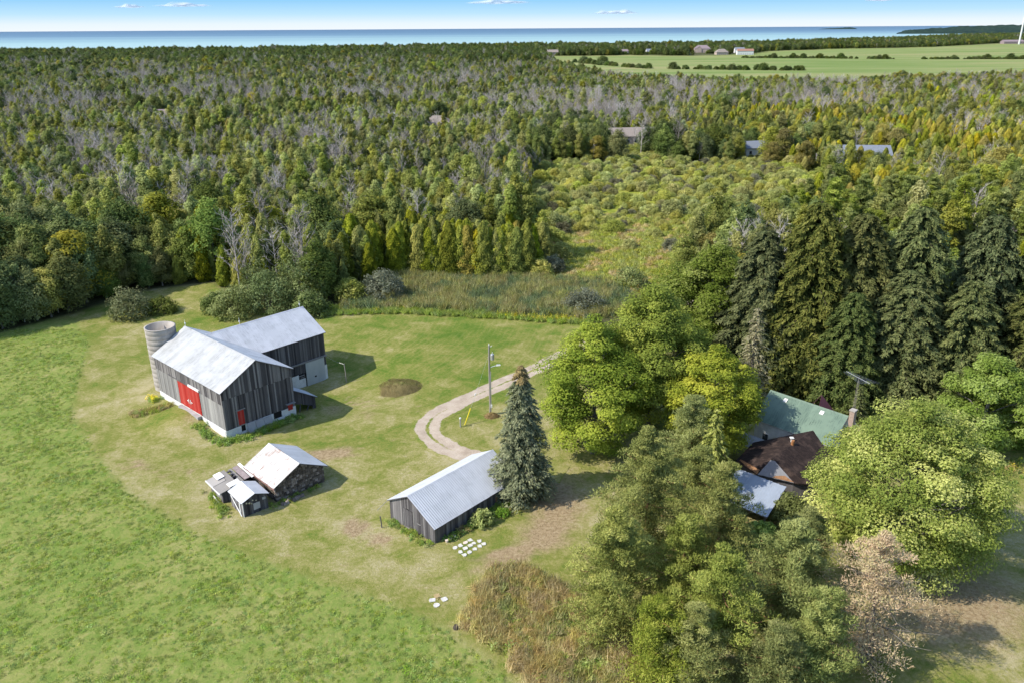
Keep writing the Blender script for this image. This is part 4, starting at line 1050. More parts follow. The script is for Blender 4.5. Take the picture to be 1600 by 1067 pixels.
# wind turbine, most of it above the picture
tb = empty('wind_turbine', (1457, 2430, 0), -.4, 'white wind turbine tower at the right edge of the picture', 'wind turbine')
m = MB(); m.tube([(0, 0, 0), (0, 0, 40), (0, 0, 80)], [1.6, 1.35, 1.0], 16); m.build('tower', M_siding, tb); tb.scale = (1.5, 1.5, 1.5)
m = MB(); m.hexa([(-1.8, -4, 79), (1.8, -4, 79), (1.8, 7, 79), (-1.8, 7, 79), (-1.6, -3.6, 83), (1.6, -3.6, 83), (1.6, 6.5, 82.6), (-1.6, 6.5, 82.6)]); m.build('nacelle', M_siding, tb)
m = MB(); m.tube([(0, -3.9, 81), (0, -4.6, 81), (0, -5.8, 81)], [1.4, 1.5, .3], 12); hub = m.build('hub', M_siding, tb)
for k in range(3):
    a_ = R(60 + 120 * k); dx, dz = math.sin(a_), math.cos(a_); m = MB(); qv = Vector((dx, 0, dz)); pv = Vector((dz, 0, -dx))
    st = [(1, .9), (6, 1.7), (20, 1.2), (38, .4)]; O = Vector((0, -4.8, 81))
    for (r0, c0), (r1, c1) in zip(st[:-1], st[1:]):
        m.hexa([O + qv * r0 - pv * c0 + Vector((0, -.2, 0)), O + qv * r0 + pv * c0 + Vector((0, -.2, 0)), O + qv * r0 + pv * c0 + Vector((0, .2, 0)), O + qv * r0 - pv * c0 + Vector((0, .2, 0)),
                O + qv * r1 - pv * c1 + Vector((0, -.12, 0)), O + qv * r1 + pv * c1 + Vector((0, -.12, 0)), O + qv * r1 + pv * c1 + Vector((0, .12, 0)), O + qv * r1 - pv * c1 + Vector((0, .12, 0))])
    m.build('blade', M_siding, tb)

# ------------------------------------------------------------------ plant kit
def unit(v): return v / (np.linalg.norm(v, axis=-1, keepdims=True) + 1e-9)

def diamonds(C, N, a, b, rng, T=None):
    """leaf-shaped quads at C facing N; a, b half lengths"""
    n = len(C); N = unit(N)
    if T is None: T = rng.normal(size=(n, 3))
    T = unit(T - (T * N).sum(1, keepdims=True) * N)
    B = np.cross(N, T)
    a = np.broadcast_to(np.asarray(a, float), (n,))[:, None]; b = np.broadcast_to(np.asarray(b, float), (n,))[:, None]
    V = np.stack([C + T * a, C + B * b - T * a * .1, C - T * a * .9, C - B * b - T * a * .1], 1).reshape(-1, 3)
    F = np.arange(4 * n, dtype=np.int32).reshape(n, 4)
    return V, F

def leafs(C, N, a, b, rng, T=None):
    """three-cornered leaves, same area as the diamonds"""
    n = len(C); N = unit(N)
    if T is None: T = rng.normal(size=(n, 3))
    T = unit(T - (T * N).sum(1, keepdims=True) * N)
    B = np.cross(N, T)
    a = np.broadcast_to(np.asarray(a, float), (n,))[:, None]; b = np.broadcast_to(np.asarray(b, float), (n,))[:, None]
    V = np.stack([C + T * a, C - T * a * .8 + B * b, C - T * a * .8 - B * b], 1).reshape(-1, 3)
    return V, np.arange(3 * n, dtype=np.int32).reshape(n, 3)

def tube_np(P, rad, n=5):
    P = np.asarray(P, float); rad = np.asarray(rad, float)
    D = unit(np.gradient(P, axis=0))
    ref = np.where(np.abs(D[:, 2:3]) > .9, np.array([[1., 0, 0]]), np.array([[0, 0, 1.]]))
    A = unit(np.cross(D, ref)); B = np.cross(D, A)
    th = np.arange(n) * 2 * math.pi / n
    V = (P[:, None] + (A[:, None] * np.cos(th)[None, :, None] + B[:, None] * np.sin(th)[None, :, None]) * rad[:, None, None]).reshape(-1, 3)
    F = []
    for i in range(len(P) - 1):
        for j in range(n): F.append((i * n + j, i * n + (j + 1) % n, (i + 1) * n + (j + 1) % n, (i + 1) * n + j))
    return V, np.array(F, np.int32)

class Geo:
    def __init__(s): s.V = []; s.F = []; s.S = []; s.k = 0
    def add(s, VF, shade):
        V, F = VF
        s.V.append(V); s.F.append(F + s.k); s.k += len(V)
        s.S.append(np.broadcast_to(np.asarray(shade, float), (len(F),)))
    def mesh(s, name, mat): return np_mesh(name, np.concatenate(s.V), np.concatenate(s.F), mat, np.concatenate(s.S))

def limb(g, rng, p, q, r0, r1, wob=.12, n=5, seg=5):
    p, q = np.asarray(p, float), np.asarray(q, float); L_ = np.linalg.norm(q - p)
    ts = np.linspace(0, 1, seg)[:, None]
    P = p + (q - p) * ts + rng.normal(0, wob * L_ * .25, (seg, 3)) * (ts * (1 - ts) * 4)
    P[:, 2] += np.sin(ts[:, 0] * math.pi) * L_ * -.06
    g.add(tube_np(P, np.linspace(r0, r1, seg), n), .5)

def blob_leaves(g, rng, c, r, n, leaf, up=.55, flat=.7, shade=(0, 1), tone=None, out=None):
    """leaves gathered on the outside of one clump"""
    d = unit(rng.normal(size=(n, 3)) + np.array([0, 0, .25]))
    rad = r * (1 - .55 * rng.random(n) ** 1.6)[:, None]
    C = np.asarray(c) + d * rad * np.array([1, 1, flat]) * rng.uniform(.75, 1.3, 3) + rng.normal(0, .06 * r, (n, 3))
    N = d * .9 + np.array([0, 0, up]) + rng.normal(0, .45, (n, 3))
    if out is not None: N = N + out * .4
    s = leaf * rng.uniform(.65, 1.25, n)
    base = (rng.random() if tone is None else tone)
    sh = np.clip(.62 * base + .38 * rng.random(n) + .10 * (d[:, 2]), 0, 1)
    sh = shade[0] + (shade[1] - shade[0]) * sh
    g.add(leafs(C, N, s, s * .68, rng), sh)

def broadleaf(rng, H_, R_, th, nblob, nleaf, leaf, prof, br=.27, trunk_r=.35, up=.55, lean=(0, 0), flat=.75, inner=.15):
    """returns (wood Geo, leaf Geo)"""
    w, g = Geo(), Geo()
    top = H_ * .8
    w.add(tube_np([(0, 0, -.4), (0, 0, th * .5), (lean[0] * .3, lean[1] * .3, th), (lean[0], lean[1], top)], [trunk_r * 1.25, trunk_r, trunk_r * .8, trunk_r * .12], 8), .5)
    ga_ = 2.39996; k = 0
    for i in range(nblob):
        t_ = (i + .5) / nblob
        t_ = t_ ** .92
        z = th + (H_ - th) * (.03 + .94 * t_) + rng.normal(0, .03) * (H_ - th)
        rr = prof(t_) * R_
        inn = rng.random() < inner
        rad = rr * (rng.uniform(.3, .6) if inn else rng.uniform(.70, 1.06))
        a = i * ga_ + rng.normal(0, .35)
        brr = R_ * br * math.exp(rng.normal(0, .28)) * (.75 + .5 * prof(t_))
        rad = max(0, rad - brr * .55)
        c = np.array([math.cos(a) * rad + lean[0] * t_, math.sin(a) * rad + lean[1] * t_, z - brr * .2 + rng.normal(0, .25)])
        o = unit(np.array([c[0], c[1], (z - th) * .6]))
        n = int(nleaf / nblob * rng.uniform(.8, 1.2) * (brr / (R_ * br)) ** 1.6)
        blob_leaves(g, rng, c, brr, max(n, 20), leaf, up, flat, out=o)
        if i % 3 == 0:
            s_ = np.array([lean[0] * t_ * .6, lean[1] * t_ * .6, min(top, max(th * .8, z - rad * .75))])
            limb(w, rng, s_, c, trunk_r * .35 * (1.1 - t_ * .6), .03)
    return w, g

def conifer(rng, H_, R_, base, levels, per, leaf, droop=.25, hang=0.0, dense=1.0, power=.85, trunk_r=.3, dead_top=0.0, twigs=True):
    w, g = Geo(), Geo()
    w.add(tube_np([(0, 0, -.4), (0, 0, H_ * .5), (0, 0, H_ * .99)], [trunk_r * 1.2, trunk_r * .65, .03], 7), .5)
    for l in range(levels):
        t_ = (l + rng.uniform(-.3, .3)) / levels; t_ = min(max(t_, 0), .985)
        z = base + (H_ - base) * t_
        r = R_ * ((1 - t_) ** power) * rng.uniform(.85, 1.1) + .12
        if t_ < .12: r *= .72 + t_ * 2.3
        nb = max(4, int(per * (.55 + .45 * (1 - t_))))
        a0 = rng.random() * 6.28
        for b in range(nb):
            a = a0 + 6.283 * b / nb + rng.normal(0, .16)
            rl = r * rng.uniform(.72, 1.12)
            dirv = np.array([math.cos(a), math.sin(a), 0]); side = np.array([-dirv[1], dirv[0], 0])
            lift = .12 + .55 * t_
            m = max(5, int(dense * (9 + 26 * rl / R_) * (R_ / 4) ** .8))
            s = .12 + .88 * rng.random(m) ** .75
            zc = z + rl * (lift * s - (droop + lift) * s * s) 
            width = (.10 + .34 * (1 - s) * s * 2.2) * rl * .62 + .05
            u_ = rng.uniform(-1, 1, m)
            C = dirv * (rl * s)[:, None] + side * (u_ * width)[:, None]
            C[:, 2] = zc - np.abs(u_) * width * .25 + rng.normal(0, .05, m)
            T = dirv * 1.0 + side * (u_ * .8)[:, None] + np.array([0, 0, -.25 - droop * .5]) + rng.normal(0, .25, (m, 3))
            N = np.array([0, 0, 1.0]) + dirv * .45 + rng.normal(0, .45, (m, 3))
            sz = leaf * rng.uniform(.7, 1.3, m)
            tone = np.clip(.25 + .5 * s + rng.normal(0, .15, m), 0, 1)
            if dead_top and t_ > 1 - dead_top: tone = tone * 0 + 3.0
            g.add(leafs(C, N, sz, sz * .42, rng, T), tone)
            if hang:
                mh = int(m * hang)
                sh_ = .25 + .75 * rng.random(mh)
                Ch = dirv * (rl * sh_)[:, None] + side * (rng.uniform(-1, 1, mh) * .12 * rl)[:, None]
                Ch[:, 2] = z + rl * (lift * sh_ - (droop + lift) * sh_ * sh_) - leaf * .8 * rng.uniform(.4, 1.5, mh)
                g.add(leafs(Ch, dirv * .5 + side * rng.normal(0, 1, (mh, 1)) + rng.normal(0, .3, (mh, 3)), leaf * 1.15, leaf * .34, rng, np.tile([0, 0, 1.], (mh, 1))), np.clip(.3 + .4 * sh_ + rng.normal(0, .15, mh), 0, 1))
            if twigs and b % 3 == 0 and t_ < .9:
                P = [dirv * (rl * q_) + np.array([0, 0, z + rl * (lift * q_ - (droop + lift) * q_ * q_)]) for q_ in (0, .5, .9)]
                w.add(tube_np(P, [.06, .04, .015], 3), .5)
    return w, g

def cedar(rng, H_, R_, n, leaf, tips=1, power=.45):
    w, g = Geo(), Geo()
    w.add(tube_np([(0, 0, -.3), (0, 0, H_ * .4), (0, 0, H_ * .9)], [.16, .11, .03], 5), .5)
    t_ = rng.random(n) ** 1.12
    a = rng.random(n) * 6.283
    ph = rng.random(4) * 6.28
    lump = 1 + .14 * np.sin(a * 3 + t_ * 9 + ph[0]) + .12 * np.sin(a * 5 - t_ * 17 + ph[1]) + .08 * np.sin(t_ * 40 + a * 2 + ph[2])
    rr = R_ * ((1 - t_) ** power) * np.minimum(1, .55 + t_ * 4) * lump * (1 - .35 * rng.random(n) ** 2.2) + .05
    D = np.stack([np.cos(a), np.sin(a), np.zeros(n)], 1)
    C = D * rr[:, None]; C[:, 2] = .15 + H_ * .99 * t_ + rng.normal(0, .1, n)
    N = D + np.array([0, 0, .35]) + rng.normal(0, .45, (n, 3))
    T = np.array([0, 0, 1.]) + D * .55 + rng.normal(0, .35, (n, 3))
    s = leaf * rng.uniform(.7, 1.3, n)
    g.add(leafs(C, N, s, s * .5, rng, T), np.clip(.35 * t_ + .3 * (lump - .8) * 2 + .4 * rng.random(n), 0, 1))
    return w, g

def pine(rng, H_, R_, th, nb, nleaf, leaf, lean=(0, 0), trunk_r=.24, shade=(0, 1), bare=0.0):
    """open irregular pine: tiers of upswept needle pads on bare limbs"""
    w, g = Geo(), Geo()
    kx = rng.normal(0, .25, 2)
    def axis(z): t_ = z / H_; return np.array([lean[0] * t_ + kx[0] * math.sin(t_ * 5), lean[1] * t_ + kx[1] * math.sin(t_ * 4 + 1), z])
    zs = np.linspace(-.3, H_ * .98, 8)
    w.add(tube_np([axis(z) for z in zs], np.linspace(trunk_r * 1.15, .04, 8), 8), .5)
    for i in range(nb):
        t_ = ((i + .5) / nb) ** .95
        z = th + (H_ - th) * t_
        rr = R_ * (1 - t_) ** .55 * (.62 + .55 * t_ if t_ < .4 else 1.0) * rng.uniform(.65, 1.1)
        a = i * 2.39996 + rng.normal(0, .3)
        p0 = axis(max(th * .6, z - rr * .25))
        c = axis(z) + np.array([math.cos(a) * rr, math.sin(a) * rr, rng.normal(0, .2)])
        limb(w, rng, p0, c, .075 * (1.2 - t_), .02, .15, 4, 4)
        if rng.random() < bare: continue
        npad = max(2, int(2 + rr * .9))
        for k in range(npad):
            f = (k + .6) / npad
            pc = p0 + (c - p0) * f + rng.normal(0, .28, 3) * np.array([1, 1, .5]) + np.array([0, 0, .15])
            br_ = (.55 + .22 * rr * .5) * rng.uniform(.75, 1.25)
            n = int(nleaf / nb / npad * rng.uniform(.7, 1.3))
            d = unit(rng.normal(size=(n, 3)) + np.array([0, 0, .5]))
            C = pc + d * br_ * (1 - .6 * rng.random(n) ** 1.5)[:, None] * np.array([1, 1, .5])
            N = rng.normal(0, .8, (n, 3)) + np.array([0, 0, .5]); T = d + np.array([0, 0, .7]) + rng.normal(0, .3, (n, 3))
            s_ = leaf * rng.uniform(.7, 1.3, n)
            tone = rng.random()
            g.add(leafs(C, N, s_, s_ * .27, rng, T), shade[0] + (shade[1] - shade[0]) * np.clip(.45 * tone + .4 * rng.random(n) + .15 * d[:, 2], 0, 1))
    return w, g

def dead_tree(rng, H_, R_, nb=16, twig=14):
    g = Geo()
    g.add(tube_np([(0, 0, -.3), (rng.normal(0, .15), rng.normal(0, .15), H_ * .5), (0, 0, H_)], [.16, .10, .02], 5), .5)
    for i in range(nb):
        t_ = .22 + .74 * (i + rng.random()) / nb; z = H_ * t_; a = i * 2.39996 + rng.normal(0, .3)
        ln = R_ * (1.15 - .75 * t_) * rng.uniform(.7, 1.2); up = rng.uniform(.7, 1.5)
        p = np.array([0, 0, z]); d = unit(np.array([math.cos(a), math.sin(a), up]))
        q_ = p + d * ln * 1.25
        g.add(tube_np([p, (p + q_) / 2 + rng.normal(0, .12, 3), q_], [.055, .035, .012], 3), .4)
        n = twig
        s = .3 + .75 * rng.random(n); C = p + (q_ - p) * s[:, None] + rng.normal(0, .18, (n, 3))
        T = d + np.array([0, 0, .5]) + rng.normal(0, .55, (n, 3))
        L_ = rng.uniform(.35, .8, n)
        C = C + unit(T) * L_[:, None] * .5
        g.add(diamonds(C, rng.normal(size=(n, 3)), L_, .028, rng, T), .3 + .6 * rng.random(n))
    return g

def shrub(rng, R_, H_, nb, nleaf, leaf, up=.5, tone=None, gap=.0):
    w, g = Geo(), Geo()
    for i in range(7):
        a = i * .9 + rng.random(); w.add(tube_np([(0, 0, -.2), (math.cos(a) * R_ * .3, math.sin(a) * R_ * .3, H_ * .4), (math.cos(a) * R_ * .6, math.sin(a) * R_ * .6, H_ * .75)], [.06, .04, .015], 3), .5)
    for i in range(nb):
        t_ = (i + .5) / nb; ph = math.acos(1 - t_ * .98); a = i * 2.39996 + rng.normal(0, .3)
        k = rng.uniform(.62, .86); br_ = R_ * rng.uniform(.24, .4)
        c = np.array([math.sin(ph) * math.cos(a) * R_ * k, math.sin(ph) * math.sin(a) * R_ * k, max(br_ * .4, math.cos(ph) * H_ * k)])
        blob_leaves(g, rng, c, br_, int(nleaf / nb), leaf, up, .85, tone=(rng.random() if tone is None else tone))
    return w, g

def prof_round(t): return max(.12, math.sin(math.pi * min(1, (t * .80 + .17))) ** .62)
def prof_maple(t): return (.66 + .9 * t if t < .36 else max(.10, (1 - ((t - .36) / .66) ** 1.9)) ** .8)
def prof_ovoid(t): return max(.10, math.sin(math.pi * (t * .82 + .16)) ** .8)

# ------------------------------------------------------------------ plant materials
B_grey = bark('grey_bark', (.10, .09, .08), (.24, .215, .19))
B_dark = bark('dark_bark', (.05, .04, .033), (.13, .105, .085))
B_orange = bark('orange_pine_bark', (.20, .10, .055), (.40, .22, .125))
B_pale = bark('pale_aspen_bark', (.30, .28, .25), (.52, .50, .46))
t = NT('bare_twigs')
_c = t.mix(objrand(t), (.29, .25, .225), (.54, .49, .455))
B_bare = t.done(t.bsdf(_c, .9, spec=.1))
L_maple = foliage('maple_leaf', (.066, .102, .006), (.165, .212, .010), (.31, .335, .024), var=.05, hue=.006)
L_maple2 = foliage('yellowing_maple_leaf', (.078, .108, .007), (.185, .214, .011), (.345, .34, .025), var=.03, hue=.004)
L_mback = foliage('dark_maple_leaf', (.045, .070, .012), (.100, .130, .026), (.235, .255, .085), var=.05, hue=.006)  # a darker green maple with pale leaf undersides
L_silver = foliage('silver_maple_leaf', (.066, .100, .010), (.175, .210, .028), (.44, .435, .12), trans=.34, var=.03, hue=.004)
L_rmaple = foliage('pale_green_leaf', (.060, .098, .016), (.135, .185, .036), (.28, .34, .11), var=.05, hue=.006)
L_blue = foliage('blue_spruce_needle', (.030, .040, .018), (.082, .095, .046), (.20, .205, .11), trans=.1, var=.03, hue=.004)
t = L_blue   # the dead top of the spruce is tan: shade values above 1
def add_dead(m, colr):
    nt = m.node_tree; ramp_ = [n_ for n_ in nt.nodes if n_.type == 'VALTORGB'][0]; at = [n_ for n_ in nt.nodes if n_.type == 'ATTRIBUTE'][0]
    gt_ = nt.nodes.new('ShaderNodeMath'); gt_.operation = 'GREATER_THAN'; gt_.inputs[1].default_value = 2.0; nt.links.new(at.outputs['Fac'], gt_.inputs[0])
    mx_ = nt.nodes.new('ShaderNodeMix'); mx_.data_type = 'RGBA'; mx_.inputs[7].default_value = (*colr, 1)
    hs_ = [n_ for n_ in nt.nodes if n_.type == 'HUE_SAT'][0]
    nt.links.new(gt_.outputs[0], mx_.inputs[0]); nt.links.new(ramp_.outputs[0], mx_.inputs[6]); nt.links.new(mx_.outputs[2], hs_.inputs['Color'])
add_dead(L_blue, (.30, .22, .085))
L_norway = foliage('norway_spruce_needle', (.017, .027, .008), (.046, .060, .016), (.125, .132, .038), trans=.06, var=.15)
L_pine = foliage('pine_needle', (.066, .084, .014), (.172, .190, .039), (.34, .335, .086), trans=.2, var=.12, hue=.008)
L_pineg = foliage('young_pine_needle', (.062, .086, .014), (.150, .178, .032), (.29, .30, .074), trans=.2, var=.15, hue=.008)
L_dying = foliage('dying_pine_needle', (.27, .145, .085), (.37, .25, .15), (.26, .24, .085), trans=.1)
L_cedar = foliage('cedar_spray', (.040, .054, .007), (.110, .128, .015), (.25, .25, .034), trans=.1, var=.3, hue=.015)
L_asp = foliage('aspen_leaf', (.075, .095, .018), (.175, .195, .040), (.33, .34, .095), var=.3, hue=.025)
L_mix = foliage('forest_leaf', (.050, .070, .018), (.115, .140, .034), (.235, .25, .070), var=.35, hue=.03)
L_will = foliage('willow_leaf', (.12, .13, .028), (.25, .26, .062), (.42, .41, .12), var=.25, hue=.02)
L_greyw = foliage('grey_olive_leaf', (.060, .060, .034), (.135, .132, .076), (.24, .23, .14), var=.2)
L_silverw = foliage('silver_willow_leaf', (.045, .052, .030), (.105, .115, .072), (.20, .21, .14), var=.1)
L_bush = foliage('bush_leaf', (.050, .068, .020), (.115, .140, .045), (.24, .265, .105), var=.2)
L_lime = foliage('lime_bush_leaf', (.10, .13, .02), (.22, .26, .045), (.38, .40, .10), var=.1)
L_weed = foliage('weed_leaf', (.055, .11, .014), (.13, .21, .03), (.24, .33, .06), var=.25)
L_clover = foliage('clover_leaf', (.120, .185, .026), (.195, .255, .046), (.29, .325, .082), var=.28, hue=.03)
L_dry = foliage('dry_grass', (.165, .13, .046), (.33, .26, .10), (.49, .40, .175), var=.3, hue=.02)
L_reed = foliage('reed_blade', (.10, .11, .030), (.205, .205, .062), (.33, .30, .12), var=.3, hue=.03)
L_gold = foliage('goldenrod_flower', (.16, .17, .02), (.42, .36, .02), (.60, .50, .03), var=.15)
L_grass = foliage('tall_green_grass', (.09, .14, .02), (.19, .25, .04), (.31, .34, .08), var=.2)
L_heath = foliage('russet_bed_leaf', (.17, .12, .05), (.30, .23, .09), (.28, .29, .07), var=.15)

def plant(name, geos, mats, loc, rz, label, cat, group=None, scale=1.0, names=('trunk', 'crown')):
    o = empty(name, loc, rz, label, cat, group); o.scale = (scale,) * 3
    for gg, mm, nn in zip(geos, mats, names): link(nn, gg.mesh(nn, mm), o)
    return o
def RNG(s): return np.random.RandomState(s)
def at(x, y): return (x, y, H(x, y))

# ------------------------------------------------------------------ the trees round the house
def mp(seed, x, y, H_, R_, th, leaf, n, mat, label, nb=70, prof=prof_maple, lean=(0, 0), br=.175, bk=B_grey, tr=.4):
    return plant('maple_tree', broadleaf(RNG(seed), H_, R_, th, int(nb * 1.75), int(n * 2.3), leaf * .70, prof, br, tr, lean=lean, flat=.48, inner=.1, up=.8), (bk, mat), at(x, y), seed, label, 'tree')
mp(1, 10.6, 92.0, 17.3, 7.4, 2.2, .22, 20000, L_maple, 'yellow-green maple with visible grey trunk right of the blue spruce', 80, lean=(2.6, 1.5))
mp(2, 19.0, 100.0, 20.0, 8.6, 3.0, .24, 24000, L_maple, 'tallest yellow-green maple, behind the one with the visible trunk', 95)
mp(3, 25.6, 91.5, 15.2, 6.7, 2.4, .22, 16000, L_maple2, 'slightly golden maple against the left end of the green roof', 75)
mp(4, 33.0, 125.0, 18.8, 10.0, 3.0, .27, 20000, L_mback, 'dark green maple with pale leaf undersides behind the yellow-green maples', 85)
mp(5, 39.8, 68.8, 18.4, 9.5, 2.2, .19, 36000, L_silver, 'huge pale silver maple covering the right side of the farmhouse', 125, br=.145, tr=.5)
mp(6, 61.0, 92.0, 13.6, 6.4, 2.0, .25, 12000, L_rmaple, 'fresh green maple at the right edge above the mown yard', 60)
plant('yellow_bush', shrub(RNG(9), 2.6, 3.4, 24, 3200, .2), (B_grey, L_lime), at(68.5, 92.5), 0, 'bright yellow-green bush at the right picture edge', 'bush')
plant('blue_spruce', conifer(RNG(11), 16.9, 4.3, .2, 46, 17, .20, droop=.2, dense=2.1, power=.66, dead_top=.13), (B_grey, L_blue), at(1.0, 82.0), 0, 'blue-grey spruce with dead tan tip at the end of the long shed', 'tree')
sp = [(38.5, 117, 24, 5.4), (45, 113.5, 28.4, 5.6), (52.5, 114.5, 28.2, 5.4), (60, 113.5, 28.6, 6.0), (69.5, 111.5, 27.6, 6.0), (77, 110, 26.0, 5.6), (84.5, 108, 25, 5.6), (49, 107.5, 17, 4.6), (56.5, 107.5, 21, 5.0), (65, 105.5, 20, 5.2), (73, 103.5, 19, 5.2), (81, 102, 19, 5.0), (91, 104, 24, 5.4)]
spl = ['leftmost dark Norway spruce of the tall row behind the house', 'second tall dark spruce from the left in the row behind the house', 'third tall dark spruce from the left in the row behind the house', 'tallest dark spruce near the middle of the row behind the house', 'fifth tall dark spruce from the left in the back row', 'sixth tall dark spruce from the left in the back row', 'tall dark spruce of the back row at the right edge',
       'greyish lower spruce just behind the television antenna', 'lower spruce to the right of the television antenna', 'lower drooping spruce above the crown of the silver maple', 'lower drooping spruce left of the fresh green maple', 'lower drooping spruce behind the fresh green maple', 'far right spruce behind the edge of the row']
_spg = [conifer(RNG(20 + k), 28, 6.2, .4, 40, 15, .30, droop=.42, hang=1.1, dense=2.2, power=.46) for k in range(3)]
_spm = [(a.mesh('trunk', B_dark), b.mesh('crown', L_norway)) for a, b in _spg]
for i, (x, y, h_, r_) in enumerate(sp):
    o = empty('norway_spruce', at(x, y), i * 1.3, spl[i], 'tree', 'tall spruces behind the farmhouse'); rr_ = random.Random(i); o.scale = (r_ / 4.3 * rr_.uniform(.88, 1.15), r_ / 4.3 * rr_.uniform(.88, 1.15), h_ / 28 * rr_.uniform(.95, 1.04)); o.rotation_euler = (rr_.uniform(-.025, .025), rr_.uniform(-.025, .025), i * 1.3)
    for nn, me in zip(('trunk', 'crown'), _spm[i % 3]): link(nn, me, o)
plant('larch', conifer(RNG(31), 15.5, 3.2, 2.0, 24, 9, .24, droop=.1, dense=.8, power=.6), (B_grey, foliage('tan_larch_needle', (.13, .10, .055), (.25, .215, .12), (.36, .32, .19))), at(34.6, 105.5), 0, 'thin tan larch standing between the dark maple and the green roof', 'tree')
def pn(seed, x, y, H_, R_, th, nb, n, mat, label, bk=B_orange, lean=(0, 0), bare=0.0, leaf=.14):
    n = int(n * 2.5)
    return plant('pine_tree', pine(RNG(seed), H_, R_, th, nb, n, leaf, lean, bare=bare), (bk, mat), at(x, y), seed * .7, label, 'tree')
pn(41, 13.0, 66.0, 17.0, 7.0, 1.2, 74, 26000, L_pine, 'large shaggy green pine nearest the dirt patch by the spruce')
pn(42, 9.0, 58.5, 13.5, 6.4, .8, 66, 23000, L_pine, 'broad green pine beside the brown weed patch', lean=(.5, 0))
pn(43, 19.0, 62.0, 15.6, 5.8, 1.2, 62, 20000, L_pine, 'slender pine in front of the pale metal porch roof')
pn(44, 24.0, 57.0, 13.0, 6.0, .8, 62, 19000, L_pineg, 'bushy pine left of the dying reddish pine')
pn(45, 17.2, 53.2, 12.5, 5.0, 4.2, 48, 14000, L_pine, 'pine with a bare orange trunk at the bottom of the picture', bare=.1)
pn(46, 21.0, 83.0, 12.5, 4.8, 2.0, 52, 14000, L_pine, 'pine between the yellow-green maples and the brown roof')
pn(47, 24.5, 51.0, 10.0, 4.6, .8, 50, 13000, L_pineg, 'low green pine cut by the bottom edge beside the dying pine')
pn(48, 12.0, 51.5, 9.5, 4.8, .8, 52, 13000, L_pineg, 'low green pine cut by the bottom edge beside the weed patch')
pn(49, 30.4, 54.6, 13.4, 7.4, .8, 90, 11500, L_dying, 'half-dead pine with rusty pink and tan needles below the silver maple', bk=B_grey, bare=.22, leaf=.13)
pn(55, 15.0, 58.5, 12.0, 5.0, 1.0, 50, 13000, L_pine, 'pine filling the gap in the middle of the pine clump')
pn(56, 28.0, 64.0, 9.0, 4.2, .8, 46, 11000, L_pineg, 'shorter green pine below the pale porch roof and dark bush')
pn(57, 19.5, 71.5, 12.0, 4.8, 1.2, 50, 13000, L_pine, 'pine at the back of the clump below the yellow-green maples')
plant('lilac_bush', shrub(RNG(51), 3.2, 4.2, 30, 7000, .14), (B_grey, L_bush), at(31.2, 75.2), 0, 'dark rounded bush at the corner of the pale porch roof', 'bush')
plant('lilac_bush', shrub(RNG(52), 2.0, 2.4, 20, 3200, .15), (B_grey, L_weed), at(26.6, 72.6), 0, 'bright green bush under the edge of the pale porch roof', 'bush')
plant('spruce_sapling', conifer(RNG(53), 5.5, 1.7, .2, 18, 9, .2, droop=.15), (B_dark, L_norway), at(48.5, 100.5), 0, 'small dark spruce at the foot of the television mast', 'tree')
plant('young_conifer', conifer(RNG(54), 13, 3.6, 1.0, 26, 10, .26, droop=.2), (B_dark, L_pine), at(22.6, 79.0), 0, 'olive conifer just left of the pale porch roof', 'tree')

# two more low pines along the lower edge, copies of ones already built
_pines = {o_['label']: o_ for o_ in col.objects if o_.name.startswith('pine_tree')}
for src, (x, y), rz, sc_, lab in (('low green pine cut by the bottom edge beside the weed patch', (20.8, 49.6), 4.0, .9, 'low pine at the bottom edge right of the bare orange trunk'),
                                  ('broad green pine beside the brown weed patch', (14.6, 50.6), 1.2, .72, 'low broad pine at the bottom edge left of the bare orange trunk')):
    o = empty('pine_tree', at(x, y), rz, lab, 'tree'); o.scale = (sc_,) * 3
    for ch in _pines[src].children:
        c_ = ch.copy(); col.objects.link(c_); c_.parent = o

# ------------------------------------------------------------------ bushes and weeds about the yard
def bush(seed, x, y, R_, H_, mat, label, n=4200, leaf=.2, name='bush', nb=30):
    return plant(name, shrub(RNG(seed), R_, H_, nb, n, leaf), (B_grey, mat), at(x, y), seed, label, 'bush', names=('stems', 'foliage'))
bush(61, -74.4, 147.0, 4.6, 6.2, L_bush, 'round grey-green bush alone on the lawn beyond the silo')
bush(62, -69.5, 149.5, 3.4, 3.2, L_mix, 'low green bush touching the lone round bush beyond the silo', 2600)
bush(63, -26.5, 157.0, 4.8, 7.4, L_silverw, 'round silvery grey willow bush at the left end of the reed bed', 5000)
bush(64, -33.2, 156.0, 3.6, 5.6, L_lime, 'rounded lime-green bush beside the silvery willow', 3600)
for i, (x, y, r_, h_, lab) in enumerate(((-54, 147, 4.8, 6.4, 'grey-green thicket bush nearest the barn wing ridge, leftmost'), (-48.5, 150, 5.4, 9.0, 'tall grey-green thicket bush behind the barn roof'), (-43.0, 153, 5.8, 11.0, 'tallest leafy thicket bush behind the end of the wing roof'), (-39.5, 147.5, 3.6, 5.4, 'low thicket bush at the right end of the group behind the wing'), (-58.5, 150, 3.4, 4.2, 'low thicket bush at the lawn end of the group behind the barn'), (-52, 156, 5.0, 9.0, 'thicket bush at the back of the group behind the barn'))):
    bush(70 + i, x, y, r_, h_, L_bush, lab, 5200, .2, 'thicket_bush', 34)
bush(81, -3.6, 76.2, 1.5, 2.0, L_lime, 'small rounded yellow-green bush against the long shed wall', 1800, .13)
bush(84, -1.2, 77.8, .9, 1.0, L_weed, 'low green shrub between the round bush and the blue spruce', 700, .1)
bush(82, 14.0, 148.5, 4.4, 4.8, L_silverw, 'dull brown-green bush beside the goldenrod strip', 3600, .18)
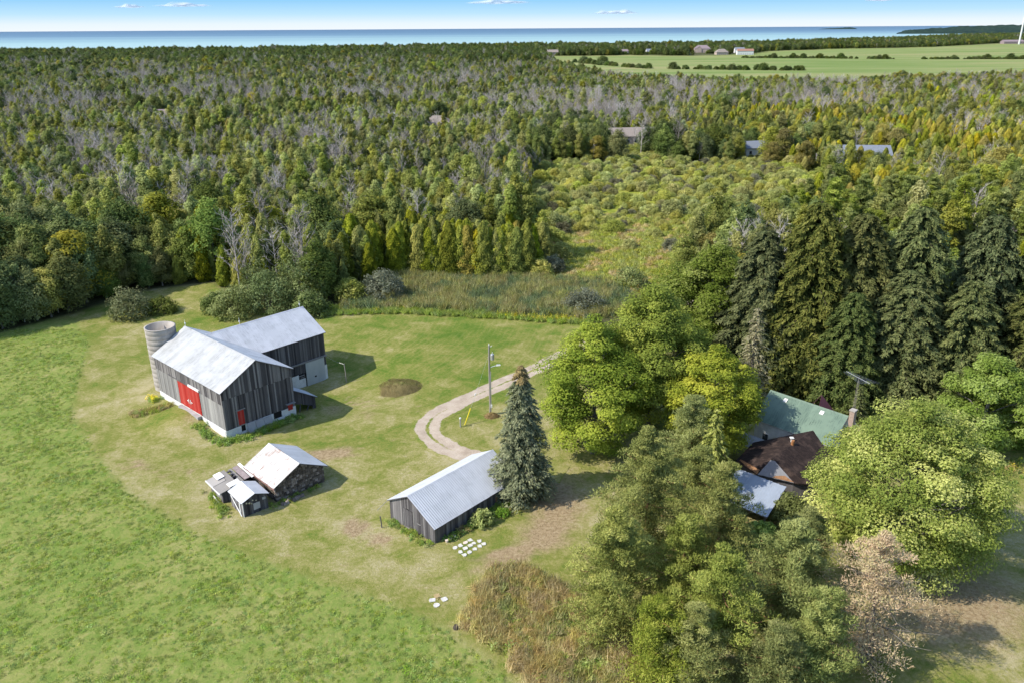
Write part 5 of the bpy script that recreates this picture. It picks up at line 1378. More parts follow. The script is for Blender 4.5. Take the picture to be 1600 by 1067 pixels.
bush(83, 25.5, 164, 4.0, 5.2, L_mix, 'dark bush behind the top of the tallest yellow-green maple', 3000)

# ------------------------------------------------------------------ scattering
def scatter(name, pts, rz, scl, pick, protos, label, cat=None, kind='stuff'):
    pc = bpy.data.collections.new(name + '_patterns')
    for k, me in enumerate(protos):
        pc.objects.link(bpy.data.objects.new('%s_pattern_%02d' % (name, k), me))
    me = bpy.data.meshes.new(name)
    n = len(pts); me.vertices.add(n); me.vertices.foreach_set('co', np.asarray(pts, np.float32).ravel())
    for nm, ty, v in (('rotz', 'FLOAT', np.asarray(rz, np.float32)), ('scl', 'FLOAT', np.asarray(scl, np.float32)), ('pick', 'INT', np.asarray(pick, np.int32))):
        a = me.attributes.new(nm, ty, 'POINT'); a.data.foreach_set('value', v)
    o = link(name, me)
    ng = bpy.data.node_groups.new(name + '_scatter', 'GeometryNodeTree')
    ng.interface.new_socket('Geometry', in_out='INPUT', socket_type='NodeSocketGeometry')
    ng.interface.new_socket('Geometry', in_out='OUTPUT', socket_type='NodeSocketGeometry')
    N, L_ = ng.nodes.new, ng.links.new
    gi, go, ci, ip = N('NodeGroupInput'), N('NodeGroupOutput'), N('GeometryNodeCollectionInfo'), N('GeometryNodeInstanceOnPoints')
    ci.inputs['Collection'].default_value = pc; ci.inputs['Separate Children'].default_value = True; ci.inputs['Reset Children'].default_value = True
    def na(nm, ty):
        a = N('GeometryNodeInputNamedAttribute'); a.data_type = ty; a.inputs['Name'].default_value = nm; return a.outputs[0]
    cx = N('ShaderNodeCombineXYZ'); L_(na('rotz', 'FLOAT'), cx.inputs[2])
    L_(gi.outputs[0], ip.inputs['Points']); L_(ci.outputs[0], ip.inputs['Instance']); ip.inputs['Pick Instance'].default_value = True
    L_(na('pick', 'INT'), ip.inputs['Instance Index']); L_(cx.outputs[0], ip.inputs['Rotation']); L_(na('scl', 'FLOAT'), ip.inputs['Scale'])
    L_(ip.outputs[0], go.inputs[0])
    md = o.modifiers.new('scatter', 'NODES'); md.node_group = ng
    return tag(o, label, cat, kind=kind)

def in_frame(x, y, z=0, pad=1.08):
    """only what the camera could plausibly see"""
    d = y * .9307 + (52 - z) * .3658
    return (np.abs(x) / d < .643 * pad + .02) & (y > 30)

def fill(poly, step, seed, jit=.5):
    P = np.asarray(poly, float); r = RNG(seed)
    xs, ys = np.meshgrid(np.arange(P[:, 0].min(), P[:, 0].max(), step), np.arange(P[:, 1].min(), P[:, 1].max(), step))
    x = xs.ravel() + r.uniform(-jit, jit, xs.size) * step; y = ys.ravel() + r.uniform(-jit, jit, ys.size) * step
    k = (sdist(poly, x, y) < r.normal(-.1, .5, x.shape) * step * 1.2) & in_frame(x, y)
    return x[k], y[k], r

def smooth_noise(x, y, s, seed):
    r = RNG(seed); v = np.zeros_like(np.asarray(x, float))
    for k in range(5):
        a = r.random() * 6.28; f = 6.28 / s * r.uniform(.6, 1.7); v = v + np.sin((x * math.cos(a) + y * math.sin(a)) * f + r.random() * 6.28 + 1.5 * np.sin((x * math.sin(a) - y * math.cos(a)) * f * .6))
    return v / 5

def tuft(seed, n, h, spread, wid, lean=.5):
    r = RNG(seed); a = r.random(n) * 6.28; rad = spread * np.sqrt(r.random(n))
    C = np.stack([np.cos(a) * rad, np.sin(a) * rad, np.zeros(n)], 1)
    hh = h * r.uniform(.55, 1.15, n); T = np.stack([r.normal(0, lean, n), r.normal(0, lean, n), np.ones(n)], 1)
    Nn = np.stack([np.cos(a), np.sin(a), np.full(n, .6)], 1) + r.normal(0, .5, (n, 3))
    C = C + unit(T) * hh[:, None] * .5
    g = Geo(); g.add(diamonds(C, Nn, hh * .52, wid, r, T), np.clip(r.random(n), 0, 1)); return g
def cluster(seed, n, r0, h, leaf):
    r = RNG(seed); d = unit(r.normal(size=(n, 3)) + np.array([0, 0, .4])); d[:, 2] = np.abs(d[:, 2])
    C = d * np.array([r0, r0, h]) * r.uniform(.5, 1, (n, 1))
    g = Geo(); s = leaf * r.uniform(.6, 1.3, n); g.add(diamonds(C, d * .7 + np.array([0, 0, .8]) + r.normal(0, .4, (n, 3)), s, s * .7, r), np.clip(.5 * r.random() + .5 * r.random(n), 0, 1)); return g

# clover field
x, y, r = fill(FIELD, .42, 101)
dn = smooth_noise(x, y, 9, 5) + .7 * smooth_noise(x, y, 2.6, 6)
k = (dn > -.75 + r.random(len(x)) * .9) | (r.random(len(x)) < .35)
k &= (y < 140)
x, y, dn = x[k], y[k], dn[k]
scatter('clover_field', np.stack([x, y, hgt(x, y)], 1), r.random(len(x)) * 6.28, np.clip(r.uniform(.6, 1.15, len(x)) + .3 * dn, .45, 1.7), r.randint(0, 6, len(x)),
        [cluster(200 + i, 40, .36, .13, .055).mesh('clover_pattern', L_clover) for i in range(5)] + [tuft(207, 30, .35, .25, .014).mesh('grass_pattern', L_grass)], 'lumpy green clover crop filling the lower left of the picture', 'clover')

# brown weed patch
WEEDS = [(-1.8, 68.4), (1.4, 68.0), (5.2, 64.4), (8.5, 60.5), (11, 54), (12, 46), (2.5, 46), (1.2, 52.7), (-1.9, 56.9), (-5.2, 60.2)]
x, y, r = fill(WEEDS, .42, 103)
dn = smooth_noise(x, y, 5, 9)
edge_ = -sdist(WEEDS, x, y)
pick = np.where(r.random(len(x)) < np.clip(.62 + .5 * dn - .12 * np.clip(3.6 - edge_, 0, 4), .05, .9), 3 + r.randint(0, 3, len(x)), r.randint(0, 3, len(x)))
scatter('weed_patch', np.stack([x, y, hgt(x, y)], 1), r.random(len(x)) * 6.28, r.uniform(.7, 1.35, len(x)) * (1 + .25 * (edge_ < 1.6)), pick,
        [tuft(210 + i, 80, .95, .36, .016, .4).mesh('dry_pattern', L_dry) for i in range(3)] + [cluster(215, 70, .42, .7, .06).mesh('weed_pattern', L_grass), cluster(216, 60, .38, .6, .06).mesh('weed_pattern', L_lime), tuft(217, 40, 1.0, .3, .03, .4).mesh('weed_pattern', L_reed)],
        'patch of tall brown and olive weeds at the lower edge', 'weeds')

# reed bed with the mown edge strip of tall grass and goldenrod
x, y, r = fill(REEDS, .62, 105)
scatter('reed_bed', np.stack([x, y, hgt(x, y)], 1), r.random(len(x)) * 6.28, r.uniform(.75, 1.25, len(x)) * (1 + .15 * smooth_noise(x, y, 14, 3)), np.where(smooth_noise(x, y, 16, 4) + r.normal(0, .3, len(x)) > .18, 3, r.randint(0, 3, len(x))),
        [tuft(220 + i, 40, 1.8, .42, .035, .2).mesh('reed_pattern', L_reed) for i in range(3)] + [tuft(224, 40, 1.6, .42, .04, .24).mesh('sedge_pattern', foliage('sedge_blade', (.05, .075, .035), (.11, .15, .06), (.2, .24, .11)))],
        'brownish reed bed behind the mown lawn', 'reeds')
STRIP = [(-37, 146.5), (-22, 147.5), (-2, 143.5), (15, 140), (16, 144.5), (-2, 149.5), (-22, 153.5), (-37, 151.5)]
x, y, r = fill(STRIP, .5, 107)
gp = np.clip(1.2 - np.abs(x - 7) / 8, 0, .85) * (sdist(STRIP, x, y) < -.7) + .04
scatter('tall_grass_strip', np.stack([x, y, hgt(x, y)], 1), r.random(len(x)) * 6.28, r.uniform(.7, 1.2, len(x)), np.where(r.random(len(x)) < gp, 2, r.randint(0, 2, len(x))),
        [tuft(230 + i, 36, 1.1, .36, .035, .4).mesh('grass_pattern', L_grass) for i in range(2)] + [cluster(233, 34, .36, 1.2, .09).mesh('goldenrod_pattern', L_gold)], 'bright strip of tall grass and yellow goldenrod along the lawn', 'tall grass')

# meadow grass
x, y, r = fill(MEADOW, 1.1, 109)
k = y < 235; x, y = x[k], y[k]
scatter('meadow_grass', np.stack([x, y, hgt(x, y)], 1), r.random(len(x)) * 6.28, r.uniform(.7, 1.3, len(x)), np.where(smooth_noise(x, y, 13, 8) > .25, 1, 0),
        [tuft(240, 40, .9, .7, .05, .5).mesh('grass_pattern', foliage('meadow_blade', (.12, .15, .02), (.25, .27, .045), (.38, .36, .09))), tuft(241, 40, .9, .7, .05, .5).mesh('grass_pattern', L_dry)], 'yellow-green meadow grass between the willows', 'meadow grass')

# nettles and weeds along the barn and the long shed
def along(pts, per, spread, seed):
    r = RNG(seed); P = []
    for (ax, ay), (bx, by) in zip(pts[:-1], pts[1:]):
        n = max(1, int(math.hypot(bx - ax, by - ay) * per))
        t_ = r.random(n)[:, None]; P.append(np.array([ax, ay]) + (np.array([bx, by]) - np.array([ax, ay])) * t_ + r.normal(0, spread, (n, 2)))
    return np.concatenate(P), r
def bl(u, v): return (BARN[0] + u * math.cos(BARN[2]) - v * math.sin(BARN[2]), BARN[1] + u * math.sin(BARN[2]) + v * math.cos(BARN[2]))
def sl_(u, v): return (SH[0] + u * math.cos(SH[2]) - v * math.sin(SH[2]), SH[1] + u * math.sin(SH[2]) + v * math.cos(SH[2]))
_weedp = [cluster(250, 40, .42, .62, .10).mesh('nettle_pattern', L_weed), cluster(251, 34, .36, .45, .10).mesh('nettle_pattern', L_weed), tuft(252, 34, .7, .3, .03).mesh('grass_pattern', L_grass), cluster(253, 36, .4, .8, .10).mesh('goldenrod_pattern', L_gold), tuft(254, 44, .8, .35, .03).mesh('dry_pattern', L_dry)]
def weeds(name, pts, per, spread, seed, label, weights, s=1.0):
    P, r = along(pts, per, spread, seed)
    scatter(name, np.stack([P[:, 0], P[:, 1], hgt(P[:, 0], P[:, 1])], 1), r.random(len(P)) * 6.28, s * r.uniform(.7, 1.25, len(P)), r.choice(5, len(P), p=weights), _weedp, label, 'weeds')
weeds('barn_weeds', [bl(-1.5, 5.6), bl(-1.6, 1.5), bl(-.8, -1.2), bl(3.5, -1.8), bl(7, -1.2), bl(11, -.9)], 12, .42, 1, 'green nettles along the front foundation of the barn', [.5, .3, .2, 0, 0])
weeds('ramp_weeds', [bl(-1.2, 14.5), bl(-3.5, 15.5), bl(-5.5, 16.5)], 12, .45, 2, 'tawny long grass below the red doors', [.05, .1, .3, 0, .55])
weeds('silo_weeds', [bl(-.9, 18.3), bl(-1.4, 20.2)], 12, .5, 3, 'yellow goldenrod between silo and barn wall', [.35, .15, .15, .35, 0], .95)
weeds('shed_weeds', [sl_(7.9, 1.2), sl_(8.2, 6), sl_(8.1, 13.2)], 11, .32, 4, 'bright weeds along the wall of the long shed', [.55, .3, .1, 0, .05])
weeds('shed_gable_weeds', [sl_(-.2, -.6), sl_(3, -.8), sl_(7.2, -.7)], 8, .3, 5, 'low grass along the gable of the long shed', [.2, .3, .5, 0, 0], .8)
weeds('ruin_grass', [(-33.0, 77.8), (-34.8, 80.6), (-36.4, 83.5)], 9, .4, 6, 'long grass round the collapsing lean-to', [.1, .3, .6, 0, 0], .8)
weeds('stone_shed_weeds', [(-28.6, 79.9), (-25.8, 82.4), (-23.6, 84.8)], 8, .3, 7, 'low weeds along the stone wall', [.2, .4, .4, 0, 0], .6)
weeds('yard_edge_weeds', [(60, 86.5), (66, 88), (74, 90)], 7, .9, 8, 'rough grass below the fresh green maple', [.1, .2, .4, .1, .2], 1.1)
# russet flower bed and the small one round the pole
def mound(name, x, y, rx, ry, h_, label, seed, n):
    r = RNG(seed); g = Geo(); a = r.random(n) * 6.28; q_ = np.sqrt(r.random(n)) * (1 + .10 * np.sin(a * 3 + 1) + .06 * np.sin(a * 7) + r.normal(0, .05, n)); zz = h_ * np.clip(1 - q_ ** 3, .08, 1) * r.uniform(.55, 1.1, n)
    C = np.stack([np.cos(a) * q_ * rx, np.sin(a) * q_ * ry, zz], 1)
    T = np.stack([r.normal(0, .4, n), r.normal(0, .4, n), np.ones(n)], 1)
    g.add(diamonds(C, np.stack([np.cos(a) * q_, np.sin(a) * q_, np.full(n, .7)], 1) + r.normal(0, .4, (n, 3)), r.uniform(.12, .28, n), .05, r, T), np.clip(.2 + .5 * (1 - q_) * r.random(n) + .45 * (C[:, 1] > 0) * (r.random(n) < .5), 0, 1))
    o = link(name, g.mesh(name, L_heath)); o.location = (x, y, H(x, y)); return tag(o, label, 'flower bed')
mound('flower_bed', -17.4, 113.6, 3.6, 3.4, .62, 'round russet-brown flower bed in the lawn beside the drive', 5, 5200)
mound('flower_bed', -3.0, 102.9, 1.1, .8, .5, 'small reddish clump of plants at the foot of the utility pole', 6, 900)
g = cluster(260, 40, .3, .18, .06)
o = link('dry_clump', g.mesh('dry_clump', L_dry)); o.location = at(-7.35, 63.55); tag(o, 'small tan tuft between the four stones of the lawn cross', 'dry plant')
for i, (x, y, lab) in enumerate(((-5.4, 59.4, 'small dark charred stump at the weed patch corner by the field'), (-4.4, 60.8, 'small dark stump half hidden in the left edge of the weed patch'))):
    m = MB(); m.tube([(0, 0, -.1), (0, 0, .2), (.03, 0, .34)], [.3, .26, .2], 8); o = m.build('stump', B_dark); o.location = at(x, y); tag(o, lab, 'stump')
for i, (dx, dy, s_) in enumerate(((0, 0, .2), (.45, .2, .17), (.85, .5, .2))):
    m = MB(); x, y = sl_(8.15, 1.0 + i * .55); m.tube([(0, 0, 0), (0, 0, s_ * 1.4), (0, 0, s_ * 1.5)], [s_ * .75, s_, s_ * .85], 10)
    o = m.build('flower_pot', M_pinkpav); o.location = at(x, y); tag(o, ['terracotta pot nearest the shed corner', 'middle terracotta pot against the long shed', 'terracotta pot nearest the round bush'][i], 'flower pot', 'pots by the long shed')

# ------------------------------------------------------------------ the forest
KINDS = {}
L_ycedar = foliage('golden_cedar_spray', (.075, .075, .008), (.19, .175, .018), (.36, .30, .04), trans=.1, var=.25, hue=.02)
L_ymix = foliage('yellowing_forest_leaf', (.085, .095, .014), (.19, .19, .030), (.33, .31, .06), var=.3, hue=.03)
L_dmix = foliage('deep_green_leaf', (.030, .048, .013), (.072, .098, .024), (.15, .175, .05), var=.3, hue=.02)
def kind(name, pairs): KINDS[name] = pairs
kind('cedar_tree', [(cedar(RNG(300 + i), 9.5, [1.9, 2.2, 2.6, 2.3][i], 6800, .18), B_dark, L_cedar if i < 3 else L_ycedar) for i in range(4)])
kind('aspen_tree', [(broadleaf(RNG(310 + i), 12, [2.3, 2.7, 2.0][i], 2.5, 40, 5600, .17, prof_ovoid, .33, .13, inner=.3), B_pale, L_asp) for i in range(3)])
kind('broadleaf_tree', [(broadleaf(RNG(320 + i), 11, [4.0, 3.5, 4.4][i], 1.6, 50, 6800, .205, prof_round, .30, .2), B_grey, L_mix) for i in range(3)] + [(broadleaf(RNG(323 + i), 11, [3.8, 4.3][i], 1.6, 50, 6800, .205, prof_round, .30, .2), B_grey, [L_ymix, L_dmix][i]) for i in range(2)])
kind('white_pine', [(pine(RNG(330 + i), 12, 3.3, 1.2, 44, 7000, .24), B_dark, L_pineg) for i in range(2)])
kind('willow_shrub', [(shrub(RNG(340 + i), 2.9, [3.6, 4.2, 3.2][i], 30, 6000, .14), B_grey, L_will) for i in range(3)])
kind('grey_willow_shrub', [(shrub(RNG(344 + i), 2.9, 3.9, 30, 6000, .13), B_grey, L_greyw) for i in range(2)])
DEAD = [dead_tree(RNG(350 + i), 12, 3.6, 20, 16) for i in range(3)]

rf = RNG(77)
pts = []
y = 118.0
while y < 4400:
    step = 3.1 if y < 185 else 2.7 if y < 260 else (3.4 if y < 480 else (4.6 if y < 900 else 7 if y < 1700 else 9.5))
    half = (y * .9307 + 52 * .3658) * .643 * 1.1 + 12
    n = int(2 * half / step)
    pts.append(np.stack([-half + (np.arange(n) + rf.uniform(0, 1, n)) * step, y + rf.uniform(-.5, .5, n) * step], 1))
    y += step * .9
_q = np.linspace(0, 1, 20)[:, None]
ROW = np.concatenate([np.array([-27.0, 175.6]) + np.array([30.0, -3.4]) * _q + rf.normal(0, .35, (20, 2)), np.array([-26.0, 178.6]) + np.array([30.0, -3.4]) * _q + rf.normal(0, .5, (20, 2))])
pts.append(ROW)
P = np.concatenate(pts); x, y = P[:, 0], P[:, 1]
keep = (sdist(CLEARING, x, y) > 1.0) & (sdist(REEDS, x, y) > .5) & (y < shore_y(x) - 25)
keep &= ~((sdist(FARF, x, y) < 0))
keep &= sdist([(10, 140), (20, 128), (34, 128), (46, 152), (36, 170), (12, 168)], x, y) > 0
keep &= ~((x > 36) & (x < 100) & (y < 122))                       # the spruce row stands there
for cx_, cy_, cr_ in ((-30, 156, 8.5), (-46, 150, 8), (-55, 149, 6), (-73, 148, 7)): keep &= (x - cx_) ** 2 + (y - cy_) ** 2 > cr_ ** 2
keep &= ~((np.abs(x - 33) < 8) & (np.abs(y - 125) < 8))
keep &= ~((x / y > .34) & (x / y < .72) & (y < 172) & (rf.random(len(x)) < .75))
lowz = np.zeros(len(x), bool)                                        # only scrub in front of the houses
for hh in HOUSES:
    r_ = max(hh[3], hh[4]) * .62 + 2
    keep &= ~(((x - hh[0]) ** 2 + (y - hh[1]) ** 2) < r_ * r_)
    off_ = np.abs(x - hh[0] * y / hh[1])
    if hh[1] < 600: lowz |= (off_ < hh[3] * .46) & (rf.random(len(x)) < .90) & (y < hh[1]) & (y > hh[1] - (58 if hh[1] < 430 else 85))
    else: keep &= ~((off_ < hh[3] * .8) & (y < hh[1] + 5) & (y > hh[1] - 190))
mead = sdist(MEADOW, x, y) < 0
mopen = (sdist([(10, 165), (26, 158), (38, 172), (50, 188), (52, 200), (40, 206), (24, 214), (10, 202), (8, 178)], x, y) < 0)
keep &= ~(mopen & (rf.random(len(x)) < .96))
keep &= ~(mead & (rf.random(len(x)) < np.clip(.80 - (y - 200) / 300, .42, .8)))
x, y, mead, lowz = x[keep], y[keep], mead[keep], lowz[keep]
def gs(cx, cy, rx, ry, w): return w * np.exp(-((x - cx) / rx) ** 2 - ((y - cy) / ry) ** 2)
n1, n2, n3 = smooth_noise(x, y, 130, 11), smooth_noise(x, y, 90, 12), smooth_noise(x, y, 300, 13)
near_ = y < 560
n4 = smooth_noise(x, y, 75, 14)
wt_ = {}
wt_['cedar_tree'] = .16 + .25 * np.clip(n1, 0, 1) + gs(-80, 180, 16, 12, 1.2) + gs(-50, 170, 18, 9, 1.6) + gs(-14, 178, 18, 6, 9) + gs(-14, 262, 26, 28, 2.6) + gs(150, 440, 70, 60, 1.0) + gs(190, 320, 60, 60, .8) + gs(-135, 395, 70, 14, 1.6) + gs(-30, 225, 40, 30, .5) + gs(105, 240, 26, 14, 1.2)
lefty = np.clip((y - 195) / 25, 0, 1) * np.clip((470 - y) / 60, 0, 1) * np.clip((5 - x) / 20, 0, 1)
wt_['aspen_tree'] = .42 + .8 * lefty + .35 * np.clip(n2, -.6, 1) + gs(-60, 270, 60, 50, .8) + gs(-20, 215, 30, 18, .8)
wt_['broadleaf_tree'] = .32 - .1 * lefty + .3 * np.clip(-n1, 0, 1) + gs(-95, 165, 22, 18, 2.2) + gs(110, 360, 60, 30, .8)
wt_['cedar_tree'] = wt_['cedar_tree'] + np.clip((x / y - .15) * 2, 0, .5) * (y > 210) * (y < 600)
wt_['white_pine'] = .06 + gs(84, 215, 26, 22, 1.6) + gs(115, 205, 50, 30, 1.6) + gs(-76, 176, 5, 5, .8)
wt_['dead'] = np.where(near_, .16, .28) + .5 * lefty + .9 * np.clip(n3 - .05, 0, 1) * (y > 330) + .5 * np.clip(n4 - .1, 0, 1) + gs(-75, 320, 60, 40, .7) + gs(-115, 235, 30, 20, .5) + gs(150, 560, 120, 60, .5)
far_ = np.clip((y - 600) / 500, 0, 1)
wt_['broadleaf_tree'] = wt_['broadleaf_tree'] + far_ * .5
wt_['aspen_tree'] = wt_['aspen_tree'] * (1 - .5 * far_)
names = list(wt_)
Wt = np.stack([np.maximum(wt_[k_], 0) for k_ in names], 1); Wt = Wt ** 2.2; Wt /= Wt.sum(1, keepdims=True)  # sharp species patches; their light and dark tones also stand in for cloud shade
u_ = rf.random(len(x))[:, None]; pickk = (np.cumsum(Wt, 1) < u_).sum(1)
sp_ = np.array(names, dtype=object)[np.clip(pickk, 0, len(names) - 1)]
r2 = rf.random(len(x))
sp_[(np.abs(x + 12) < 16) & (y > 171) & (y < 181)] = 'cedar_tree'
fl_ = (y > 1350) & (rf.random(len(x)) < .8); sp_[fl_] = 'broadleaf_tree'
gapz = (y < 1300) & (smooth_noise(x, y, 95, 21) + .6 * smooth_noise(x, y, 38, 22) > .52) & (y > 200)
sp_[gapz] = np.where(rf.random(gapz.sum()) < .6, 'willow_shrub', 'aspen_tree')
sp_[mead] = np.where(r2[mead] < .93, 'willow_shrub', 'grey_willow_shrub')
sp_[lowz] = 'willow_shrub'
edge2 = (r2 < .3) & (y < 300) & ~mead & (sdist(MEADOW, x, y) < 12)
sp_[edge2] = 'willow_shrub'
back = (sp_ != 'willow_shrub') & (sp_ != 'grey_willow_shrub') & (y < 330) & (y > 200) & (x > 5) & (x < 85)
size = np.clip(np.exp(rf.normal(-.06, .25, len(x))), .45, 1.5) * (1 + .22 * n4 + .12 * n2)
size = np.where(y > 900, size * .96, size)
size[back] *= .8
size = size * np.where((y > 190) & (y < 900), .84, 1.0)
dff = sdist(FARF, x, y)
size[(dff < 140) & (y < 1300)] *= .72
size[gapz] *= .8
cw = (sp_ == 'cedar_tree') & (np.abs(x + 14) < 20) & (np.abs(y - 178) < 9)
size[cw] = rf.uniform(1.0, 1.22, cw.sum())
size[(sp_ == 'cedar_tree') & (np.abs(x + 14) < 30) & (np.abs(y - 262) < 30)] *= .85
size[lowz] = rf.uniform(.45, .85, lowz.sum())
rot = rf.random(len(x)) * 6.283
zz = hgt(x, y)
vis = in_frame(x, y, 8, 1.02)
LIMIT = 290
FOREST = {'cedar_tree': ('olive green cedar', 'cedar'), 'aspen_tree': ('loose pale green aspen', 'tree'), 'broadleaf_tree': ('dark green leafy tree', 'tree'), 'white_pine': ('feathery green pine', 'pine'),
          'willow_shrub': ('domed pale green willow', 'shrub'), 'grey_willow_shrub': ('domed grey-leaved willow', 'shrub'), 'dead': ('bare grey dead tree', 'dead tree')}
SECT = [(-9, -.50, 'at the far left picture edge'), (-.50, -.37, 'above the lone bush and silo'), (-.37, -.29, 'above the white barn roof'), (-.29, -.21, 'above the barn wing'), (-.21, -.13, 'above the lime bush'),
        (-.13, -.05, 'above the left reeds'), (-.05, .03, 'above the utility pole'), (.03, .11, 'left of the meadow'), (.11, .19, 'above the tallest maple'), (.19, .28, 'above the dark maple'), (.28, .40, 'above the first spruces'), (.40, .52, 'above the middle spruces'), (.52, 9, 'at the right picture edge')]
BAND = [(0, 165, 'in the front rank'), (165, 182, 'in the second rank'), (182, 205, 'some way in'), (205, 240, 'well in'), (240, 300, 'deep in'), (300, 99999, 'very deep in')]
def where_(px, py, s_):
    a = px / (py * .9307 + 19)
    sec = [t_ for lo, hi, t_ in SECT if lo <= a < hi][0]; bd = [t_ for lo, hi, t_ in BAND if lo <= py < hi][0]
    sz_ = 'short' if s_ < .82 else 'tall' if s_ > 1.06 else 'middling'
    return sz_, bd + ', ' + sec
n5 = smooth_noise(x, y, 60, 15) + .5 * smooth_noise(x, y, 22, 16)
ybias = np.clip((x / y - .15) * 2.2, 0, .6) * (y > 190) + np.exp(-((x + 12) / 28) ** 2 - ((y - 262) / 32) ** 2)
def vpick(i, n):
    if n == 4: return 3 if rf.random() < .04 + ybias[i] * .8 else rf.randint(3)
    if n != 5: return rf.randint(n)
    if y[i] > 1250 and rf.random() < .85: return 4
    if rf.random() < ybias[i] * .7: return 3
    if n5[i] > .32: return 3 if rf.random() < .7 else rf.randint(5)
    if n5[i] < -.25: return 4 if rf.random() < .75 else rf.randint(5)
    return rf.randint(3)
for k_ in FOREST:
    sel = np.where(sp_ == k_)[0]
    sel = sel[np.argsort(np.hypot(x[sel], y[sel]) + np.where(vis[sel], 0, 1e5))]
    if k_ == 'dead': trees = [(None, g_.mesh('branches', B_bare)) for g_ in DEAD]; wholes = [b for _, b in trees]
    else:
        trees = [(w_.mesh('trunk', mw), g_.mesh('crown', mg)) for (w_, g_), mw, mg in KINDS[k_]]
        wholes = [b_ for a_, b_ in trees]
    one = sel[:LIMIT]; one = one[vis[one]]
    for i in one:
        v_ = vpick(i, len(trees)); (sz_, wh) = where_(x[i], y[i], float(size[i]))
        nm, ct = FOREST[k_]
        s_ = float(size[i]); sv = (s_ * rf.uniform(.9, 1.1), s_ * rf.uniform(.9, 1.1), s_ * rf.uniform(.92, 1.12))
        if k_ == 'dead':
            o = link('dead_tree', trees[v_][1]); o.location = (x[i], y[i], zz[i]); o.rotation_euler = (0, 0, rot[i]); o.scale = sv
        else:
            o = empty(k_, (x[i], y[i], zz[i]), rot[i]); o.scale = sv
            for nn, me in zip(('stems', 'foliage') if 'shrub' in k_ else ('trunk', 'crown'), trees[v_]): link(nn, me, o)
        tag(o, sz_ + ' ' + nm + ' ' + wh, ct, sz_ + ' ' + nm + 's ' + wh)
    rest = np.array(sorted(set(sel) - set(one)), int)
    if len(rest):
        scatter('far_' + ('dead_wood' if k_ == 'dead' else k_.replace('_tree', '') + '_wood'), np.stack([x[rest], y[rest], zz[rest]], 1), rot[rest], size[rest], np.array([vpick(i, len(wholes)) for i in rest]), wholes, nm + 's massed in the far forest', 'forest')

# hedgerows and lone trees of the far fields
HEDGE = [g_.mesh('hedge_crown', L_dmix) for (w_, g_), mw, mg in KINDS['willow_shrub'][:3]]
def hedge(name, pts, step, smin, smax, label, seed, ks=('broadleaf_tree',)):
    r = RNG(seed); Q = []
    for (ax, ay), (bx, by) in zip(pts[:-1], pts[1:]):
        n = int(math.hypot(bx - ax, by - ay) / step); t_ = (np.arange(n) + r.uniform(-.3, .3, n)) / n
        t_ = t_[smooth_noise(ax + (bx - ax) * t_, ay + (by - ay) * t_, 120, seed) > -.3]
        Q.append(np.stack([ax + (bx - ax) * t_, ay + (by - ay) * t_], 1) + r.normal(0, 2, (len(t_), 2)))
    Q = np.concatenate(Q)
    wh_ = HEDGE
    sz = r.uniform(smin, smax, len(Q)); sz *= 1.9; big = r.random(len(Q)) < .10; sz[big] *= 1.9
    scatter(name, np.stack([Q[:, 0], Q[:, 1], hgt(Q[:, 0], Q[:, 1])], 1), r.random(len(Q)) * 6.28, sz, r.randint(0, len(wh_), len(Q)), wh_, label, 'hedge')
hedge('field_hedge', [(416, 1511), (518, 1476), (644, 1408), (838, 1375), (1000, 1340)], 2.6, .35, .75, 'dark hedgerow crossing the far green fields', 61)
hedge('field_edge_trees', [(106, 1359), (150, 1214), (192, 1130), (255, 1104), (315, 1080), (372, 1056)], 6, .4, 1.1, 'broken line of trees along the near edge of the far field', 62)
hedge('lakeside_belt', [(93, 1700), (262, 1730), (360, 1720), (520, 1860), (600, 1990), (811, 2150), (1134, 2280), (1562, 2730)], 5, .6, 1.2, 'belt of trees on the lake side of the far fields', 63)

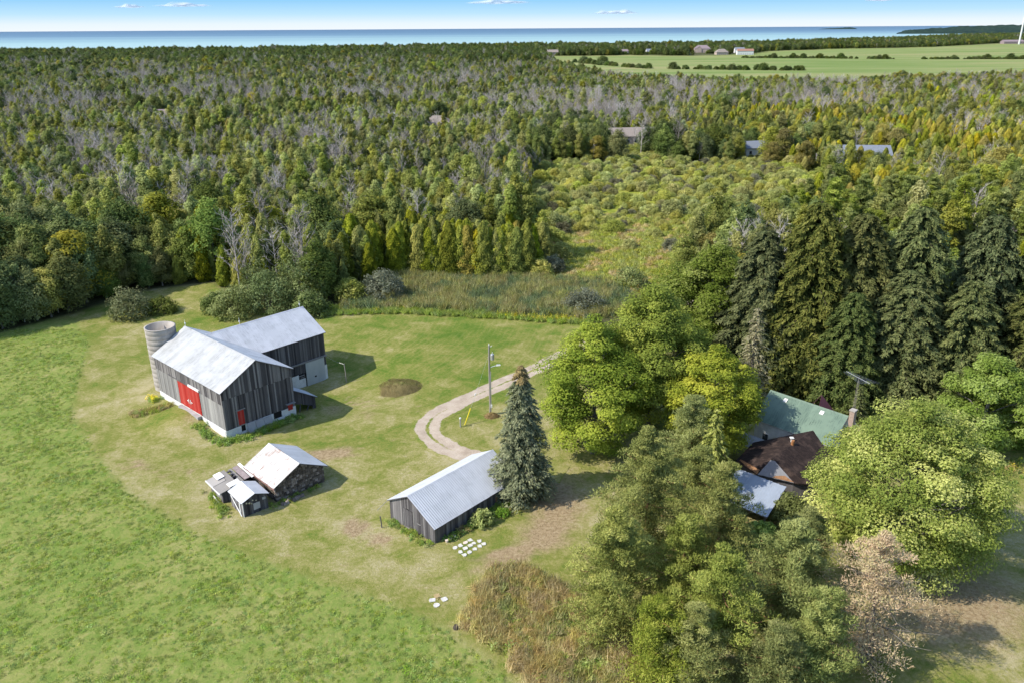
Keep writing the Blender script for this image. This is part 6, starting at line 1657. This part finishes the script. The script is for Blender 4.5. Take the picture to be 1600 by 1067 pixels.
# ------------------------------------------------------------------ small clouds low over the lake
t = NT('cloud_vapour')
df = t.n('ShaderNodeBsdfDiffuse'); df.inputs['Color'].default_value = (.95, .95, .95, 1)
tl_ = t.n('ShaderNodeBsdfTranslucent'); tl_.inputs['Color'].default_value = (.95, .95, .95, 1)
m1 = t.n('ShaderNodeMixShader'); m1.inputs[0].default_value = .6; t.l(df.outputs[0], m1.inputs[1]); t.l(tl_.outputs[0], m1.inputs[2])
tp = t.n('ShaderNodeBsdfTransparent')
m2 = t.n('ShaderNodeMixShader')
nz = t.noise(.004, 4, .65, stretch=(.4, 1, 2.0))
t.l(t.math('MULTIPLY', t.attr('cover'), t.rng(nz, .3, .62), clamp=True), m2.inputs[0]); t.l(tp.outputs[0], m2.inputs[1]); t.l(m1.outputs[0], m2.inputs[2])
cloud_mat = t.done(m2.outputs[0])
def cloud(x, y, z, w, h, seed, label):
    r = RNG(seed); V, F, A = [], [], []; n, k = 44, 16
    ph = r.random(8) * 6.28
    for i in range(n + 1):
        u = i / n; pr = math.sin(math.pi * min(max(u, .004), .996)) ** .9
        pr *= 1 + .22 * math.sin(u * 11 + ph[0]) + .16 * math.sin(u * 23 + ph[1])
        for j in range(k):
            a = 2 * math.pi * j / k
            s = 1 + .2 * math.sin(u * 17 + ph[2] + 2 * a)
            V.append(((u - .5) * w, math.cos(a) * w * .2 * pr, math.sin(a) * h * (.62 if math.sin(a) > 0 else .12) * pr * s))
            A.append(max(0, 1 - abs(math.sin(a)) ** 1.5) * min(1, math.sin(math.pi * u) * 1.5))
    for i in range(n):
        for j in range(k): F.append((i * k + j, i * k + (j + 1) % k, (i + 1) * k + (j + 1) % k, (i + 1) * k + j))
    me = np_mesh('cloud', V, F, cloud_mat, smooth=True)
    at_ = me.attributes.new('cover', 'FLOAT', 'POINT'); at_.data.foreach_set('value', np.array(A, np.float32))
    o = link('cloud', me); o.location = (x, y, z); o.rotation_euler = (0, 0, -.6 * math.atan2(x, y))
    return tag(o, label, 'cloud', 'small clouds over the lake')
cloud(-14538, 33000, 877, 1250, 190, 1, 'smallest of the two white clouds at the upper left')
cloud(-12504, 33000, 910, 2300, 210, 2, 'longer of the two white clouds at the upper left')
cloud(-456, 33000, 942, 2700, 240, 3, 'white cloud at the top middle of the picture')
cloud(4054, 33000, 554, 1900, 220, 4, 'low white cloud right of the picture middle')
cloud(14077, 33000, 947, 1100, 190, 5, 'small white cloud cut by the top edge at right')
